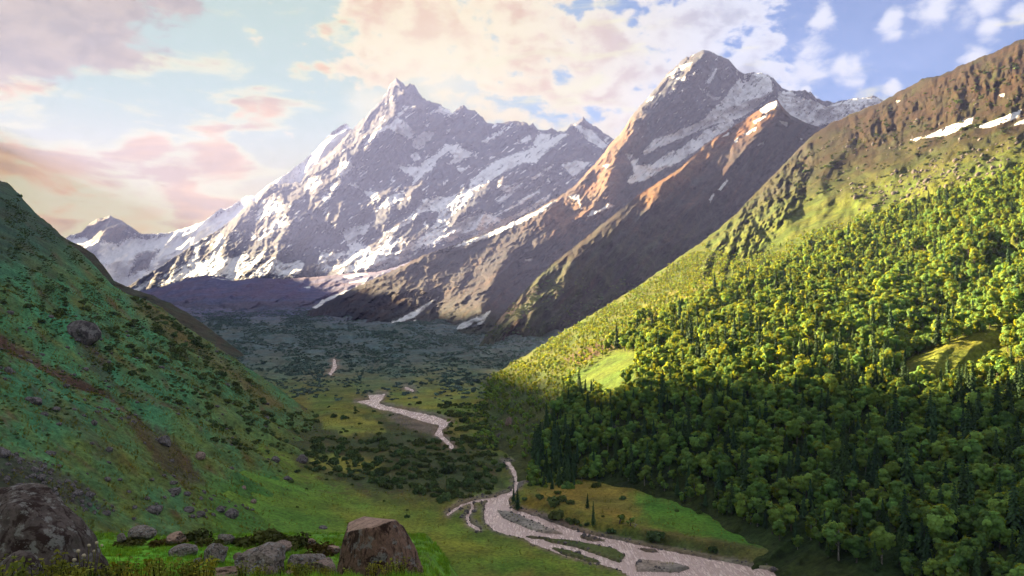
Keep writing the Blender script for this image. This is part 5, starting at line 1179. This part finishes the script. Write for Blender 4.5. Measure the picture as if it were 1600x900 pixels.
def herb(seed, n=7, h=0.62):
    rng = np.random.RandomState(seed); V, Fc = [], []; cs, ns, ss, tt = [], [], [], []
    for i in range(n):
        a = rng.uniform(0, 6.28); hh = h * rng.uniform(0.6, 1.1); tip = np.array([math.cos(a) * hh * 0.35, math.sin(a) * hh * 0.35, hh]); tube(V, Fc, (0.05 * math.cos(a), 0.05 * math.sin(a), -0.1), tip, 0.009, 0.004, 4)
        for k in range(16):
            u = rng.uniform(0.25, 1.0); b = rng.uniform(0, 6.28); o_ = tip * u + np.array([math.cos(b), math.sin(b), 0.1]) * 0.07 * (1.2 - 0.5 * u); cs.append(o_); ns.append(np.array([math.cos(b) * 0.5, math.sin(b) * 0.5, 0.8]) + rng.normal(size=3) * 0.3); ss.append(rng.uniform(0.025, 0.05)); tt.append(np.full(4, rng.uniform(0.7, 1.4)))
    CV, CF = quads(np.array(cs), np.array(ns), np.array(ss), rng, 0.6)
    return (np.array(V), Fc), (CV, CF, np.concatenate(tt))
for s_ in range(4): add_proto('herb', herb(820 + s_), HERB, HERB)
def fore_pt(px, Y):
    X = (px - 800) / F * Y; return np.array([X, Y, float(fore_h(np.array(X), np.array(Y)))])
hr = np.random.RandomState(15)
for (a_, b_, y0, y1, n_) in ((0, 120, 7.8, 10.5, 22), (90, 330, 9.8, 12.8, 36), (370, 520, 17.5, 21.0, 22), (540, 660, 19.0, 21.5, 12), (160, 260, 13.5, 20.0, 8)):
    for _ in range(n_):
        px = hr.uniform(a_, b_); Y = hr.uniform(y0, y1); q = fore_pt(px, Y)
        plant('herb', 'herb', hr.randint(4), q, hr.uniform(0.35, 0.75), hr.uniform(0, 6.28), 'yellow green leafy herb %s' % ('in the bottom left corner beside the small mottled rock' if px < 90 else ('at the bottom edge below the bright green grass' if px < 340 else ('in front of the broad grey slab rock' if px < 530 else 'in front of the big angular boulder'))), 'plant', 'herbs at the bottom edge', parts=('stems', 'leaves'))
# low bushes on the rim of the shelf
BUSHL = leaf_mat('bush_leaves', (0.060, 0.075, 0.016), 0.3, 0.4, 0.2, (1.7, 0.75, 0.5))
for s_ in range(2): add_proto('bush', shrub(840 + s_, 1.0, 0.7, 14, 46, 0.07), BARK, BUSHL)
bl = [(203, 836, 42, 0.95, 'reddish green bush behind the flat light grey stone'), (262, 842, 41, 1.0, 'brown green bush right of the flat light grey stone'), (300, 838, 42, 1.3, 'wide olive bush at the back of the bright green grass'), (325, 848, 38, 0.8, 'small olive bush between the wide bush and the grey rock'), (415, 848, 39, 1.5, 'mossy green hump of bush behind the broad slab'), (455, 852, 38, 1.2, 'green hummock bush right behind the slab rocks'), (380, 848, 40, 0.8, 'small red tinged bush behind the slab'), (500, 862, 34, 0.9, 'brown bush left of the big angular boulder'), (20, 905, 10.5, 0.5, 'bush between the two lichen rocks in the left corner'), (120, 885, 11.0, 0.55, 'leafy bush in front of the large lichen covered boulder')]
for k, (px, py, Y, w, lab) in enumerate(bl):
    plant('bush', 'bush', k % 2, fore_pt(px, Y) - np.array([0, 0, 0.05]), (w, w, w * 0.85), k * 1.3, lab, 'bush', None, parts=('stems', 'foliage'))
# pale flower heads beside the left boulder
fm_, g, out = mat_new('cream_petals'); p = g.node('ShaderNodeBsdfPrincipled'); p.inputs['Base Color'].default_value = (0.45, 0.36, 0.24, 1); p.inputs['Roughness'].default_value = 0.8; g.l.new(p.outputs[0], out.inputs[0])
e = bpy.data.objects.new('flowering_plant', None); C.objects.link(e); base_p = fore_pt(135, 11.3); e.location = tuple(base_p); tag(e, 'plant with pale round flower heads in front of the left boulder', 'plant')
fl_me = rock_mesh('flower_head', 901, 2, 0, fm_, 0.3)
V, Fc = [], []
for (px, py) in ((131, 868), (139, 852), (147, 861), (151, 848), (159, 852), (122, 861), (116, 875)):
    q = at(px, py, 11.3) - base_p; tube(V, Fc, (q[0] * 0.4, 0, -0.05), q, 0.007, 0.005, 4)
    o = bpy.data.objects.new('flower_head', fl_me); o.parent = e; o.location = tuple(q); o.scale = (0.02 + 0.008 * (px % 3) / 2,) * 3; C.objects.link(o)
o = bpy.data.objects.new('stems', py_mesh('stems', V, Fc, HERB)); o.parent = e; set_tint(o.data, np.ones(len(V))); C.objects.link(o)

# coarse grass clumps that roughen the left hillside and the meadows
def w_cl(px, py): return (px > -20) * (px < 560) * (py > 440) * (py < 900) * np.clip(0.45 + 1.5 * fbm(px / 26, py / 20, 3, 171), 0.05, 1)
p8, x8, y8 = scatter('left_hillside', 15000, w_cl, 41)
gn_scatter('hillside_grass', 'coarse grass clumps roughening the left hillside', 'herb', p8, np.random.RandomState(12).uniform(0.7, 1.8, len(p8)), 74, 0.3)
def w_cm(px, py): return (px > 380) * (px < 1360) * (py > 640) * (py < 905) * (river_sd(px, py) < -3) * np.clip(0.35 + 1.6 * fbm(px / 30, py / 12, 3, 173), 0.03, 1)
p9, x9, y9 = scatter('valley_floor', 8000, w_cm, 42)
gn_scatter('meadow_grass', 'coarse grass clumps on the riverside meadows', 'herb', p9, np.random.RandomState(13).uniform(0.6, 1.5, len(p9)), 75, 0.3)

def w_al(px, py): return mask(px, py, [(1330, 300), (1450, 255), (1600, 215), (1600, 265), (1500, 292), (1400, 318), (1340, 330)], 10, 10, 16) + 0.15 * mask(px, py, [(1280, 230), (1600, 130), (1600, 240), (1300, 330)], 14, 10, 16)
pa, xa, ya = scatter('right_hillside', 420, w_al, 43, 2.0)
gn_scatter('alpine_rocks', 'rocks strewn over the brown slope above the tree line', 'rubble', pa, np.random.RandomState(14).gamma(2.0, 0.55, len(pa)) + 0.5, 76, 0.4)
def w_as(px, py): return sstep(8, 40, py - pl(px, r1_top)) * sstep(330, 300, py - 0.0 * px) * (px > 1080) * (px < 1620) * np.clip(2.4 * fbm(px / 20, py / 12, 3, 175), 0, 1)
pb, xb, yb = scatter('right_hillside', 900, w_as, 44, 3.0)
gn_scatter('alpine_scrub', 'low dark scrub on the brown slope above the tree line', 'shrub', pb, np.random.RandomState(16).gamma(2.5, 0.55, len(pb)) + 0.6, 77)

def w_lh(px, py): return (px > -20) * sstep(0, 14, py - pl(px, l1_top)) * sstep(690, 600, py + 0.25 * px - 60) * np.clip(0.15 + 2.0 * fbm(px / 30, py / 22, 4, 179), 0, 1)
pc_, xc_, yc_ = scatter('left_hillside', 5000, w_lh, 45, 1.0)
gn_scatter('hillside_heather', 'low dark heather roughening the upper left hillside', 'shrub', pc_, np.random.RandomState(17).uniform(0.35, 0.95, len(pc_)), 78)

# ------------------------------------------------------------------ the air of the valley
hm = bpy.data.materials.new('valley_air'); hm.use_nodes = True
g = NT(hm.node_tree); g.n.clear()
v = g.node('ShaderNodeVolumePrincipled')
v.inputs['Color'].default_value = (0.37, 0.44, 1.0, 1); v.inputs['Density'].default_value = HAZE
v.inputs['Anisotropy'].default_value = 0.03
g.l.new(v.outputs[0], g.node('ShaderNodeOutputMaterial').inputs['Volume'])
bm = bmesh.new(); bmesh.ops.create_cube(bm, size=1.0)
lo = np.full(3, 1e9); hi = -lo
for o in C.objects:                              # the box encloses all the ground there is, and the camera
    if o.get('kind') == 'structure':
        v_ = np.empty(len(o.data.vertices) * 3, np.float32); o.data.vertices.foreach_get('co', v_); v_ = v_.reshape(-1, 3)
        lo = np.minimum(lo, v_.min(0)); hi = np.maximum(hi, v_.max(0))
lo = np.minimum(lo, -5) - np.array([60, 60, 1]); hi = hi + np.array([60, 60, 40])
for vv in bm.verts:
    vv.co = Vector([float(hi[i] if vv.co[i] > 0 else lo[i]) for i in range(3)])
print('haze box', lo, hi)
hme = bpy.data.meshes.new('haze'); bm.to_mesh(hme); bm.free(); hme.materials.append(hm)
ho = bpy.data.objects.new('haze', hme); C.objects.link(ho)
setting(ho, 'thin lavender haze filling the valley air', 'stuff')
